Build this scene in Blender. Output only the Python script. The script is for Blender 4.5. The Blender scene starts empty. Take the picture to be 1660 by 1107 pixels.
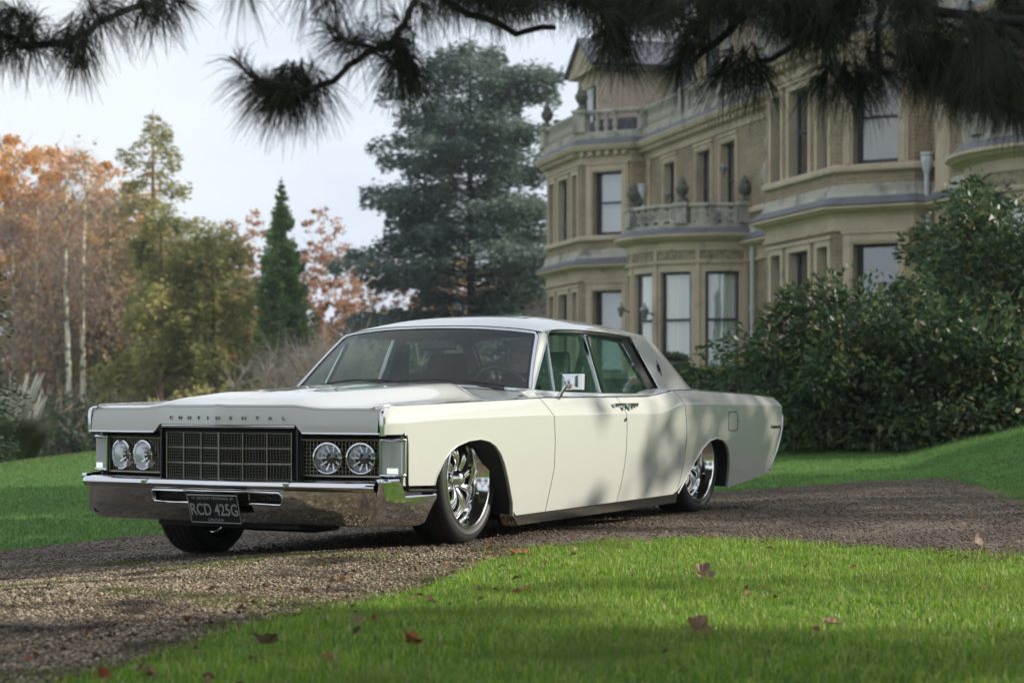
import bpy, math, random
import numpy as np
from mathutils import Vector, Matrix, Quaternion
R = math.radians
rng = np.random.default_rng(7)
random.seed(7)
sc = bpy.context.scene
C = sc.collection

# ------------------------------------------------------------------ camera
cam = bpy.data.cameras.new('camera')
cam_ob = bpy.data.objects.new('camera', cam)
C.objects.link(cam_ob)
cam.sensor_width = 36.0
cam.lens = 69.72
cam.shift_y = 0.0531
cam.clip_start = 0.1
cam.clip_end = 2000
cam_ob.location = (0, 0, 0.8)
cam_ob.rotation_euler = (R(90), 0, 0)
cam.dof.use_dof = True
cam.dof.focus_distance = 10.6
cam.dof.aperture_fstop = 3.5
cam.dof.aperture_blades = 9
sc.camera = cam_ob

# ------------------------------------------------------------------ sky, sun, exposure
SUN_AZ, SUN_EL = R(82), R(23)
S = Vector((math.sin(SUN_AZ) * math.cos(SUN_EL), math.cos(SUN_AZ) * math.cos(SUN_EL), math.sin(SUN_EL)))
world = bpy.data.worlds.new('World')
sc.world = world
world.use_nodes = True
wn, wl = world.node_tree.nodes, world.node_tree.links
wn.clear()
sky = wn.new('ShaderNodeTexSky')
sky.sky_type = 'NISHITA'
sky.sun_disc = False
sky.sun_elevation = SUN_EL
sky.sun_rotation = SUN_AZ
sky.air_density = 1.0
sky.dust_density = 1.6
wtc = wn.new('ShaderNodeTexCoord')
wmap = wn.new('ShaderNodeMapping')
wmap.inputs['Scale'].default_value = (1.2, 1.2, 3.2)
wnoise = wn.new('ShaderNodeTexNoise')
wnoise.inputs['Scale'].default_value = 1.7
wnoise.inputs['Detail'].default_value = 5
wramp = wn.new('ShaderNodeValToRGB')
wramp.color_ramp.elements[0].position = 0.36
wramp.color_ramp.elements[0].color = (6.9, 7.8, 9.4, 1)
wramp.color_ramp.elements[1].position = 0.60
wramp.color_ramp.elements[1].color = (9.1, 9.55, 10.0, 1)
wmix = wn.new('ShaderNodeMixRGB')
wmix.inputs['Fac'].default_value = 0.90
wbg = wn.new('ShaderNodeBackground')
wbg.inputs['Strength'].default_value = 0.09
wout = wn.new('ShaderNodeOutputWorld')
wl.new(wtc.outputs['Generated'], wmap.inputs['Vector'])
wl.new(wmap.outputs['Vector'], wnoise.inputs['Vector'])
wl.new(wnoise.outputs['Fac'], wramp.inputs['Fac'])
wl.new(wramp.outputs['Color'], wmix.inputs['Color2'])
wl.new(sky.outputs['Color'], wmix.inputs['Color1'])
wl.new(wmix.outputs['Color'], wbg.inputs['Color'])
wl.new(wbg.outputs['Background'], wout.inputs['Surface'])

sun = bpy.data.lights.new('sun', 'SUN')
sun.energy = 4.8
sun.angle = R(0.53)
sun.color = (1.0, 0.93, 0.80)
sun_ob = bpy.data.objects.new('sun', sun)
C.objects.link(sun_ob)
sun_ob.rotation_mode = 'QUATERNION'
sun_ob.rotation_quaternion = (-S).to_track_quat('-Z', 'Y')
sun_ob.location = (30, 10, 30)

sc.view_settings.view_transform = 'Standard'
sc.view_settings.look = 'None'
sc.view_settings.exposure = 0.30
sc.view_settings.gamma = 1.0
sc.view_settings.use_curve_mapping = False
sc.render.engine = 'CYCLES'
sc.cycles.use_denoising = True
sc.cycles.max_bounces = 8
sc.cycles.transparent_max_bounces = 16
sc.cycles.caustics_reflective = False
sc.cycles.caustics_refractive = False

# ------------------------------------------------------------------ helpers
def tag(o, label=None, cat=None, group=None, kind=None):
    if label: o['label'] = label
    if cat: o['category'] = cat
    if group: o['group'] = group
    if kind: o['kind'] = kind
    return o

def empty(name, loc=(0, 0, 0), rz=0.0, parent=None):
    o = bpy.data.objects.new(name, None)
    o.location = loc
    o.rotation_euler = (0, 0, rz)
    o.empty_display_size = 0.2
    C.objects.link(o)
    if parent: o.parent = parent
    return o

def link(name, me, mat=None, parent=None, loc=None, kind=None):
    if mat is not None and len(me.materials) == 0: me.materials.append(mat)
    o = bpy.data.objects.new(name, me)
    C.objects.link(o)
    if parent: o.parent = parent
    if loc is not None: o.location = loc
    if kind: o['kind'] = kind
    return o

def copy_tree(o, parent=None):
    c = o.copy()
    C.objects.link(c)
    c.parent = parent
    for ch in [x for x in bpy.data.objects if x.parent == o]:
        copy_tree(ch, c)
    return c

def fast_mesh(name, V, sizes, idx, smooth=False):
    """V (n,3), sizes: corners per face, idx: flat vertex indices."""
    me = bpy.data.meshes.new(name)
    V = np.ascontiguousarray(V, dtype=np.float32)
    me.vertices.add(len(V))
    me.vertices.foreach_set('co', V.ravel())
    idx = np.ascontiguousarray(idx, dtype=np.int32)
    me.loops.add(len(idx))
    me.loops.foreach_set('vertex_index', idx)
    sizes = np.asarray(sizes, dtype=np.int32)
    me.polygons.add(len(sizes))
    st = np.concatenate([[0], np.cumsum(sizes)[:-1]]).astype(np.int32)
    me.polygons.foreach_set('loop_start', st)
    if smooth: me.polygons.foreach_set('use_smooth', np.ones(len(sizes), dtype=bool))
    me.update(calc_edges=True)
    me.validate()
    return me

class MB:
    """collects shapes and builds ONE mesh object"""
    def __init__(s): s.v = []; s.f = []; s.uv = {}
    def add(s, vs, fs):
        b = len(s.v)
        s.v += [tuple(float(c) for c in p) for p in vs]
        s.f += [tuple(b + i for i in f) for f in fs]
        return b
    def box(s, x0, x1, y0, y1, z0, z1):
        s.add([(x0,y0,z0),(x1,y0,z0),(x1,y1,z0),(x0,y1,z0),(x0,y0,z1),(x1,y0,z1),(x1,y1,z1),(x0,y1,z1)],
              [(0,3,2,1),(4,5,6,7),(0,1,5,4),(1,2,6,5),(2,3,7,6),(3,0,4,7)])
    def obox(s, c, ax, ay, az):
        c = Vector(c); ax = Vector(ax); ay = Vector(ay); az = Vector(az)
        vs = [c + i*ax + j*ay + k*az for k in (-1,1) for j in (-1,1) for i in (-1,1)]
        s.add(vs, [(0,2,3,1),(4,5,7,6),(0,1,5,4),(1,3,7,5),(3,2,6,7),(2,0,4,6)])
    def bar(s, p, q, r, r2=None):
        p = Vector(p); q = Vector(q); d = (q - p)
        a = d.normalized().orthogonal().normalized(); b = d.normalized().cross(a)
        s.obox((p+q)/2, d/2, a*r, b*(r2 or r))
    def tube(s, pts, rad, n=8, caps=True, closed=False):
        pts = [Vector(p) for p in pts]
        m = len(pts)
        if not hasattr(rad, '__len__'): rad = [rad]*m
        rings = []; ref = None
        for i, p in enumerate(pts):
            if closed: t = pts[(i+1) % m] - pts[i-1]
            else: t = (pts[min(i+1, m-1)] - pts[max(i-1, 0)])
            if t.length < 1e-9: t = Vector((0,0,1))
            t.normalize()
            if ref is None: a = t.orthogonal().normalized()
            else:
                a = ref - t*ref.dot(t)
                a = a.normalized() if a.length > 1e-6 else t.orthogonal().normalized()
            ref = a; b = t.cross(a)
            rings.append([p + (a*math.cos(2*math.pi*k/n) + b*math.sin(2*math.pi*k/n))*rad[i] for k in range(n)])
        fs = []
        for i in range(m if closed else m-1):
            j = (i+1) % m
            for k in range(n):
                l = (k+1) % n
                fs.append((i*n+k, i*n+l, j*n+l, j*n+k))
        if caps and not closed:
            fs.append(tuple(range(n))[::-1]); fs.append(tuple((m-1)*n+k for k in range(n)))
        s.add([p for r_ in rings for p in r_], fs)
    def lathe(s, prof, n=24, M=None, close=False):
        """prof: (r, h) about local z, M places it"""
        M = M or Matrix.Identity(4)
        vs = [M @ Vector((r*math.cos(2*math.pi*k/n), r*math.sin(2*math.pi*k/n), h)) for r, h in prof for k in range(n)]
        m = len(prof); fs = []
        for i in range(m if close else m-1):
            j = (i+1) % m
            for k in range(n):
                l = (k+1) % n
                fs.append((i*n+k, i*n+l, j*n+l, j*n+k))
        s.add(vs, fs)
    def grid(s, G):
        """G: rows of points"""
        m, n = len(G), len(G[0])
        s.add([p for r_ in G for p in r_], [(i*n+j, i*n+j+1, (i+1)*n+j+1, (i+1)*n+j) for i in range(m-1) for j in range(n-1)])
    def prism(s, poly, off):
        """poly: list of 3D points; extruded by vector off"""
        n = len(poly); off = Vector(off)
        a = [Vector(p) for p in poly]; b = [p + off for p in a]
        s.add(a + b, [tuple(range(n))[::-1], tuple(range(n, 2*n))] + [(i, (i+1) % n, n+(i+1) % n, n+i) for i in range(n)])
    def mesh(s, name, smooth=None):
        me = bpy.data.meshes.new(name)
        me.from_pydata(s.v, [], s.f)
        me.validate()
        if smooth is not None:
            me.polygons.foreach_set('use_smooth', np.ones(len(me.polygons), dtype=bool))
            me.set_sharp_from_angle(angle=R(smooth))
        me.update()
        return me
    def build(s, name, mat, parent=None, smooth=None, kind=None, bevel=None):
        o = link(name, s.mesh(name, smooth), mat, parent, kind=kind)
        if bevel:
            m = o.modifiers.new('bevel', 'BEVEL'); m.width = bevel; m.segments = 2; m.limit_method = 'ANGLE'
        return o

def lerp(a, b, t): return a + (b-a)*t
def interp(x, tab):
    xs = [t[0] for t in tab]; ys = [t[1] for t in tab]
    if xs[0] > xs[-1]: xs = xs[::-1]; ys = ys[::-1]
    return float(np.interp(x, xs, ys))
def sstep(a, b, x):
    t = np.clip((x-a)/(b-a), 0, 1)
    return t*t*(3-2*t)

# ------------------------------------------------------------------ materials
def new_mat(name):
    m = bpy.data.materials.new(name); m.use_nodes = True
    nt = m.node_tree; nt.nodes.clear()
    out = nt.nodes.new('ShaderNodeOutputMaterial')
    return m, nt, out
def N(nt, t, **kw):
    n = nt.nodes.new(t)
    for k, v in kw.items(): setattr(n, k, v)
    return n
def rgba(c): return (c[0], c[1], c[2], 1)

def pbr(name, col, rough=.6, metal=0., coat=0., noise=None, bump=None, spec=.5, coatrough=.03, rvar=None):
    """noise = list of (scale, colour, lo, hi): patches of that colour; bump = (scale, strength, distance)"""
    m, nt, out = new_mat(name)
    b = N(nt, 'ShaderNodeBsdfPrincipled')
    b.inputs['Base Color'].default_value = rgba(col)
    b.inputs['Roughness'].default_value = rough
    b.inputs['Metallic'].default_value = metal
    b.inputs['Coat Weight'].default_value = coat
    b.inputs['Coat Roughness'].default_value = coatrough
    b.inputs['Specular IOR Level'].default_value = spec
    tc = N(nt, 'ShaderNodeTexCoord')
    last = None
    for i, (s_, c2, lo, hi) in enumerate(noise or []):
        nz = N(nt, 'ShaderNodeTexNoise'); nz.inputs['Scale'].default_value = s_; nz.inputs['Detail'].default_value = 6
        nt.links.new(tc.outputs['Object'], nz.inputs['Vector'])
        rp = N(nt, 'ShaderNodeValToRGB'); rp.color_ramp.elements[0].position = lo; rp.color_ramp.elements[1].position = hi
        nt.links.new(nz.outputs['Fac'], rp.inputs['Fac'])
        mx = N(nt, 'ShaderNodeMixRGB')
        nt.links.new(rp.outputs['Color'], mx.inputs['Fac'])
        if last is None: mx.inputs['Color1'].default_value = rgba(col)
        else: nt.links.new(last, mx.inputs['Color1'])
        mx.inputs['Color2'].default_value = rgba(c2)
        last = mx.outputs['Color']
    if last: nt.links.new(last, b.inputs['Base Color'])
    if rvar:
        nz = N(nt, 'ShaderNodeTexNoise'); nz.inputs['Scale'].default_value = rvar[0]; nz.inputs['Detail'].default_value = 5
        nt.links.new(tc.outputs['Object'], nz.inputs['Vector'])
        mr = N(nt, 'ShaderNodeMapRange'); mr.inputs['To Min'].default_value = rvar[1]; mr.inputs['To Max'].default_value = rvar[2]
        nt.links.new(nz.outputs['Fac'], mr.inputs['Value'])
        nt.links.new(mr.outputs['Result'], b.inputs['Roughness'])
    if bump:
        nz = N(nt, 'ShaderNodeTexNoise'); nz.inputs['Scale'].default_value = bump[0]; nz.inputs['Detail'].default_value = 5
        nt.links.new(tc.outputs['Object'], nz.inputs['Vector'])
        bp = N(nt, 'ShaderNodeBump'); bp.inputs['Strength'].default_value = bump[1]; bp.inputs['Distance'].default_value = bump[2]
        nt.links.new(nz.outputs['Fac'], bp.inputs['Height'])
        nt.links.new(bp.outputs['Normal'], b.inputs['Normal'])
    nt.links.new(b.outputs['BSDF'], out.inputs['Surface'])
    return m

def leafmat(name, cols, transl=.4, rough=.6, patch=None):
    """each leaf its own colour out of cols; part of the light goes through"""
    m, nt, out = new_mat(name)
    g = N(nt, 'ShaderNodeNewGeometry')
    rp = N(nt, 'ShaderNodeValToRGB')
    els = rp.color_ramp.elements
    while len(els) < len(cols): els.new(0.5)
    for i, c in enumerate(cols):
        els[i].position = i/(len(cols)-1); els[i].color = rgba(c)
    nt.links.new(g.outputs['Random Per Island'], rp.inputs['Fac'])
    col = rp.outputs['Color']
    if patch:
        tc = N(nt, 'ShaderNodeTexCoord')
        nz = N(nt, 'ShaderNodeTexNoise'); nz.inputs['Scale'].default_value = patch[0]; nz.inputs['Detail'].default_value = 3
        nt.links.new(tc.outputs['Object'], nz.inputs['Vector'])
        r2 = N(nt, 'ShaderNodeValToRGB'); r2.color_ramp.elements[0].position = patch[2]; r2.color_ramp.elements[1].position = patch[3]
        nt.links.new(nz.outputs['Fac'], r2.inputs['Fac'])
        mx = N(nt, 'ShaderNodeMixRGB'); mx.inputs['Color2'].default_value = rgba(patch[1])
        nt.links.new(r2.outputs['Color'], mx.inputs['Fac']); nt.links.new(col, mx.inputs['Color1'])
        col = mx.outputs['Color']
    b = N(nt, 'ShaderNodeBsdfPrincipled'); b.inputs['Roughness'].default_value = rough
    b.inputs['Specular IOR Level'].default_value = .35
    t = N(nt, 'ShaderNodeBsdfTranslucent')
    mix = N(nt, 'ShaderNodeMixShader'); mix.inputs['Fac'].default_value = transl
    nt.links.new(col, b.inputs['Base Color']); nt.links.new(col, t.inputs['Color'])
    nt.links.new(b.outputs['BSDF'], mix.inputs[1]); nt.links.new(t.outputs['BSDF'], mix.inputs[2])
    nt.links.new(mix.outputs['Shader'], out.inputs['Surface'])
    return m

def glassmat(name, tint, ior=1.5, boost=1.0, rough=0.0):
    """thin pane: tinted see-through plus a mirror layer"""
    m, nt, out = new_mat(name)
    tr = N(nt, 'ShaderNodeBsdfTransparent'); tr.inputs['Color'].default_value = rgba(tint)
    gl = N(nt, 'ShaderNodeBsdfGlossy'); gl.inputs['Roughness'].default_value = rough; gl.inputs['Color'].default_value = (.95, .98, .97, 1)
    # Schlick's formula, the same from both sides of the pane
    ge = N(nt, 'ShaderNodeNewGeometry'); dt = N(nt, 'ShaderNodeVectorMath', operation='DOT_PRODUCT')
    nt.links.new(ge.outputs['Incoming'], dt.inputs[0]); nt.links.new(ge.outputs['Normal'], dt.inputs[1])
    ab = N(nt, 'ShaderNodeMath', operation='ABSOLUTE'); nt.links.new(dt.outputs['Value'], ab.inputs[0])
    om = N(nt, 'ShaderNodeMath', operation='SUBTRACT'); om.inputs[0].default_value = 1; nt.links.new(ab.outputs['Value'], om.inputs[1])
    pw = N(nt, 'ShaderNodeMath', operation='POWER'); pw.inputs[1].default_value = 5; nt.links.new(om.outputs['Value'], pw.inputs[0])
    f0 = ((ior-1)/(ior+1))**2 * 1.8
    ma = N(nt, 'ShaderNodeMath', operation='MULTIPLY_ADD'); ma.inputs[1].default_value = 1-f0; ma.inputs[2].default_value = f0; nt.links.new(pw.outputs['Value'], ma.inputs[0])
    mu = N(nt, 'ShaderNodeMath', operation='MULTIPLY'); mu.use_clamp = True; mu.inputs[1].default_value = boost
    mx = N(nt, 'ShaderNodeMixShader')
    nt.links.new(ma.outputs['Value'], mu.inputs[0]); nt.links.new(mu.outputs['Value'], mx.inputs['Fac'])
    nt.links.new(tr.outputs['BSDF'], mx.inputs[1]); nt.links.new(gl.outputs['BSDF'], mx.inputs[2])
    nt.links.new(mx.outputs['Shader'], out.inputs['Surface'])
    return m

def emit(name, col, strength):
    m, nt, out = new_mat(name)
    e = N(nt, 'ShaderNodeEmission'); e.inputs['Color'].default_value = rgba(col); e.inputs['Strength'].default_value = strength
    nt.links.new(e.outputs['Emission'], out.inputs['Surface'])
    return m

M = {}
M['paint'] = pbr('cream_paint', (.53, .537, .502), .30, 0, 1.0, spec=.5, rvar=(3, .34, .42))
M['chrome'] = pbr('chrome', (.68, .69, .71), .07, 1.0, rvar=(9, .04, .11))
M['chrome_grille'] = pbr('grille_bright_metal', (.30, .285, .24), .3, 1.0)
M['mesh_metal'] = pbr('grille_mesh_metal', (.15, .145, .125), .35, 1.0)
M['dark'] = pbr('black_recess', (.012, .012, .012), .8)
M['rubber'] = pbr('tyre_rubber', (.014, .014, .015), .55, noise=[(40, (.026, .024, .022), .55, .8)], bump=(60, .15, .004))
M['seal'] = pbr('window_seal', (.015, .015, .016), .45)
M['wheel'] = pbr('polished_alloy', (.90, .90, .90), .13, 1.0)
M['trim'] = pbr('dark_trim', (.05, .05, .055), .3, .6)
M['interior'] = pbr('black_upholstery', (.030, .032, .034), .55, bump=(120, .1, .002))
M['headliner'] = pbr('grey_headliner', (.10, .105, .105), .8)
M['plate'] = pbr('plate_black', (.012, .012, .013), .4)
M['plate_text'] = pbr('plate_silver', (.33, .33, .32), .45)
M['screen'] = glassmat('windscreen_glass', (.84, .92, .88), 1.5, .8)
def veilglass(name, tint, light_veil, k):
    m = glassmat(name, tint, 1.5, 1.8); nt = m.node_tree
    out = [n for n in nt.nodes if n.type == 'OUTPUT_MATERIAL'][0]; src = out.inputs['Surface'].links[0].from_socket
    d = N(nt, 'ShaderNodeBsdfDiffuse'); d.inputs['Color'].default_value = rgba(light_veil)  # even green veil standing in for light through and off the glass
    mx = N(nt, 'ShaderNodeMixShader'); mx.inputs['Fac'].default_value = k
    nt.links.new(src, mx.inputs[1]); nt.links.new(d.outputs['BSDF'], mx.inputs[2]); nt.links.new(mx.outputs['Shader'], out.inputs['Surface'])
    return m
M['sideglass'] = veilglass('green_side_glass', (.60, .86, .76), (.12, .23, .19), .13)
M['lampglass'] = glassmat('lamp_glass', (.93, .95, .96), 1.5, 1.6)
M['reflector'] = pbr('lamp_reflector', (.93, .94, .96), .38, 1.0)
M['lens'] = pbr('frosted_lens', (.55, .57, .56), .25, 0, .6)
M['bulb'] = emit('lit_bulb', (.92, 1.0, .90), .8)
M['sill'] = pbr('brushed_sill', (.42, .42, .42), .14, 1.0, rvar=(30, .10, .2))
M['red_lens'] = pbr('red_lens', (.25, .01, .01), .2, 0, .5)
# ------------------------------------------------------------------ house
def brickmat(name, c1, c2, mortar):
    m, nt, out = new_mat(name)
    uv = N(nt, 'ShaderNodeUVMap'); uv.uv_map = 'wall'
    br = N(nt, 'ShaderNodeTexBrick')
    br.inputs['Color1'].default_value = rgba(c1); br.inputs['Color2'].default_value = rgba(c2); br.inputs['Mortar'].default_value = rgba(mortar)
    br.inputs['Scale'].default_value = 1.0; br.inputs['Brick Width'].default_value = .34; br.inputs['Row Height'].default_value = .115
    br.inputs['Mortar Size'].default_value = .012; br.inputs['Bias'].default_value = -.1
    nt.links.new(uv.outputs['UV'], br.inputs['Vector'])
    tc = N(nt, 'ShaderNodeTexCoord')
    nz = N(nt, 'ShaderNodeTexNoise'); nz.inputs['Scale'].default_value = .9; nz.inputs['Detail'].default_value = 7
    nt.links.new(tc.outputs['Object'], nz.inputs['Vector'])
    rp = N(nt, 'ShaderNodeValToRGB')
    rp.color_ramp.elements[0].position = .3; rp.color_ramp.elements[0].color = (.62, .62, .64, 1)
    rp.color_ramp.elements[1].position = .7; rp.color_ramp.elements[1].color = (1.1, 1.08, 1.0, 1)
    nt.links.new(nz.outputs['Fac'], rp.inputs['Fac'])
    mx = N(nt, 'ShaderNodeMixRGB', blend_type='MULTIPLY'); mx.inputs['Fac'].default_value = 1
    nt.links.new(br.outputs['Color'], mx.inputs['Color1']); nt.links.new(rp.outputs['Color'], mx.inputs['Color2'])
    bp = N(nt, 'ShaderNodeBump'); bp.inputs['Strength'].default_value = .5; bp.inputs['Distance'].default_value = .01
    bp.invert = True
    nt.links.new(br.outputs['Fac'], bp.inputs['Height'])
    b = N(nt, 'ShaderNodeBsdfPrincipled'); b.inputs['Roughness'].default_value = .85
    nt.links.new(mx.outputs['Color'], b.inputs['Base Color']); nt.links.new(bp.outputs['Normal'], b.inputs['Normal'])
    nt.links.new(b.outputs['BSDF'], out.inputs['Surface'])
    return m
M['brick'] = brickmat('buff_brick', (.35, .265, .175), (.265, .195, .13), (.38, .33, .25))
STN = (.55, .44, .325)
M['stone'] = pbr('dressed_stone', STN, .8, noise=[(.8, (.36, .29, .21), .45, .75), (5, (.56, .50, .40), .60, .72), (2.2, (.30, .25, .19), .62, .74)], bump=(14, .25, .02))
M['stone_grey'] = pbr('weathered_stone', (.42, .40, .34), .85, noise=[(1.6, (.17, .17, .15), .48, .70), (6, (.52, .51, .45), .62, .72)], bump=(10, .3, .02))
M['lead'] = pbr('lead_sheet', (.135, .145, .16), .7, .0, noise=[(2, (.085, .09, .10), .45, .7)])
M['slate'] = pbr('roof_slate', (.085, .09, .115), .6, noise=[(4, (.15, .15, .18), .5, .7)], bump=(18, .4, .03))
M['sash'] = pbr('dark_sash_paint', (.035, .035, .045), .45)
M['blind'] = pbr('pale_blind', (.58, .60, .64), .9)
M['curtain'] = pbr('white_curtain', (.86, .88, .86), .9, bump=(2, .1, .1))
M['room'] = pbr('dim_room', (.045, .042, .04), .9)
M['pane'] = glassmat('window_glass', (.90, .92, .92), 1.5, 3.0)
M['downpipe'] = pbr('pale_downpipe', (.52, .54, .57), .5)
M['terracotta'] = pbr('mossy_stone', (.13, .13, .10), .9, noise=[(8, (.06, .065, .05), .4, .7)])

house = empty('mansion', (2.58, 74.0, 0.8), math.atan2(-.969, .247))
tag(house, 'large buff brick mansion with stone bays, balustrades and sash windows', 'mansion')

def wall_face(p, q, z0, z1, holes=(), mat='brick', depth=.38, name='wall', inward=None):
    """a straight wall from plan point p to q with window holes (s0, s1, za, zb); outer side is to the right of p->q seen from above"""
    p = np.array(p, float); q = np.array(q, float); L = np.linalg.norm(q-p); t = (q-p)/L
    nin = np.array([-t[1], t[0]])            # into the building
    ss = sorted({0, L} | {h[0] for h in holes} | {h[1] for h in holes})
    zs = sorted({z0, z1} | {h[2] for h in holes} | {h[3] for h in holes})
    V = []; F = []; UV = []
    def pt(s, z, d=0):
        a = p + t*s + nin*d; V.append((a[0], a[1], z)); UV.append((s+d+p[0]*.3, z)); return len(V)-1
    for i in range(len(ss)-1):
        for j in range(len(zs)-1):
            sm, zm = (ss[i]+ss[i+1])/2, (zs[j]+zs[j+1])/2
            if any(h[0] < sm < h[1] and h[2] < zm < h[3] for h in holes): continue
            F.append((pt(ss[i], zs[j]), pt(ss[i+1], zs[j]), pt(ss[i+1], zs[j+1]), pt(ss[i], zs[j+1])))
    me = bpy.data.meshes.new(name); me.from_pydata(V, [], F); 
    u = me.uv_layers.new(name='wall')
    lv = np.zeros(len(me.loops), dtype=np.int32); me.loops.foreach_get('vertex_index', lv)
    u.data.foreach_set('uv', np.array(UV, dtype=np.float32)[lv].ravel())
    me.update()
    o = link(name, me, M[mat], house)
    return p, t, nin

def P2(p, t, nin, s, d, z):
    a = p + t*s + nin*d
    return (a[0], a[1], z)

def fbox(mb, p, t, nin, s0, s1, d0, d1, z0, z1):
    vs = [P2(p,t,nin,s,d,z) for z in (z0,z1) for (s,d) in ((s0,d0),(s1,d0),(s1,d1),(s0,d1))]
    mb.add(vs, [(0,3,2,1),(4,5,6,7),(0,1,5,4),(1,2,6,5),(2,3,7,6),(3,0,4,7)])

def window(p, t, nin, s0, s1, z0, z1, fill='blind', surround=.26, rail=True, recess=.30, split=.52, hood=True, keystone=False):
    """stone surround, reveal, sash frame, pane, blind or curtain"""
    pr = .05
    mb = MB()
    fbox(mb,p,t,nin, s0-surround, s0, -pr, .40, z0, z1+surround)
    fbox(mb,p,t,nin, s1, s1+surround, -pr, .40, z0, z1+surround)
    fbox(mb,p,t,nin, s0, s1, -pr, .40, z1, z1+surround)
    if hood:
        fbox(mb,p,t,nin, s0-surround-.03, s1+surround+.03, -pr-.05, .05, z1+surround+.001, z1+surround+.09)
        fbox(mb,p,t,nin, s0-surround+.08, s0-.06, -pr-.03, -pr+.02, z0+.01, z1+surround-.03)
        fbox(mb,p,t,nin, s1+.06, s1+surround-.08, -pr-.03, -pr+.02, z0+.01, z1+surround-.03)
        fbox(mb,p,t,nin, s0-.05, s1+.05, -pr-.03, -pr+.02, z1+.06, z1+surround-.08)
    w = mb.build('window', M['stone'], house)
    fr = MB(); a = .075
    fbox(fr,p,t,nin, s0, s0+a, recess, recess+.08, z0, z1); fbox(fr,p,t,nin, s1-a, s1, recess, recess+.08, z0, z1)
    fbox(fr,p,t,nin, s0+a, s1-a, recess, recess+.08, z1-a, z1); fbox(fr,p,t,nin, s0+a, s1-a, recess, recess+.08, z0, z0+a*1.8)
    if rail:
        zm = z0 + (z1-z0)*split
        fbox(fr,p,t,nin, s0+a, s1-a, recess-.01, recess+.07, zm-.035, zm+.035)
    fr.build('sash_frame', M['sash'], w)
    g = MB(); g.add([P2(p,t,nin,s,recess+.05,z) for s, z in ((s0+.02,z0+.02),(s1-.02,z0+.02),(s1-.02,z1-.02),(s0+.02,z1-.02))], [(0,1,2,3)])
    g.build('pane', M['pane'], w)
    # back of the room so that one never looks through the building
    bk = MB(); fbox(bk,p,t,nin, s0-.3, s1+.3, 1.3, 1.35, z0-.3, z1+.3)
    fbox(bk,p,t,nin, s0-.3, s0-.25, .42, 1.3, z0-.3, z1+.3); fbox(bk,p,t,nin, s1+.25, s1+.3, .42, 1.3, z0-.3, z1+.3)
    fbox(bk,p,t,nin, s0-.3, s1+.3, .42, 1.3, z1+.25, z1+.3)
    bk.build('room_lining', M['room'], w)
    if fill == 'blind':
        b = MB(); fbox(b,p,t,nin, s0+.13, s1-.02, recess+.16, recess+.17, z0+.12, z1-.05); b.build('blind', M['blind'], w)
    elif fill == 'curtain':
        b = MB(); n = 40; zz = [z0+.05, z1-.05]
        G = [[P2(p,t,nin, lerp(s0+.02, s1-.02, i/n), recess+.20+.05*math.sin(i*1.35)+.02*math.sin(i*.5), z) for i in range(n+1)] for z in zz]
        b.grid(G); b.build('curtain', M['curtain'], w, smooth=60)
    elif fill == 'side':
        b = MB(); n = 10
        for (a0, a1) in ((s1-.32, s1-.02),):
            G = [[P2(p,t,nin, lerp(a0, a1, i/n), recess+.20+.04*math.sin(i*1.6), z) for i in range(n+1)] for z in (z0+.05, z1-.05)]
            b.grid(G)
        b.build('curtain', M['curtain'], w, smooth=60)
    return w

def sweep(poly, prof, name, mat, closed=False, smooth=None, caps=True):
    """profile (out, z) along a plan polyline; out is to the right-hand side (outside)"""
    P = [np.array(a, float) for a in poly]; m = len(P)
    rows = []
    for i in range(m):
        if i == 0: t1 = t2 = (P[1]-P[0])
        elif i == m-1: t1 = t2 = (P[-1]-P[-2])
        else: t1 = P[i]-P[i-1]; t2 = P[i+1]-P[i]
        t1 = t1/np.linalg.norm(t1); t2 = t2/np.linalg.norm(t2)
        n1 = np.array([t1[1], -t1[0]]); n2 = np.array([t2[1], -t2[0]])
        b = n1+n2; b = b/np.linalg.norm(b); k = 1/max(.35, float(b @ n1))
        rows.append([(P[i][0]+b[0]*o*k, P[i][1]+b[1]*o*k, z) for o, z in prof])
    mb = MB(); mb.grid(rows)
    n = len(prof)
    mb.add(rows[0], [tuple(range(n))]); mb.add(rows[-1], [tuple(range(n))[::-1]])
    return mb.build(name, M[mat], house, smooth=smooth)

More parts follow.
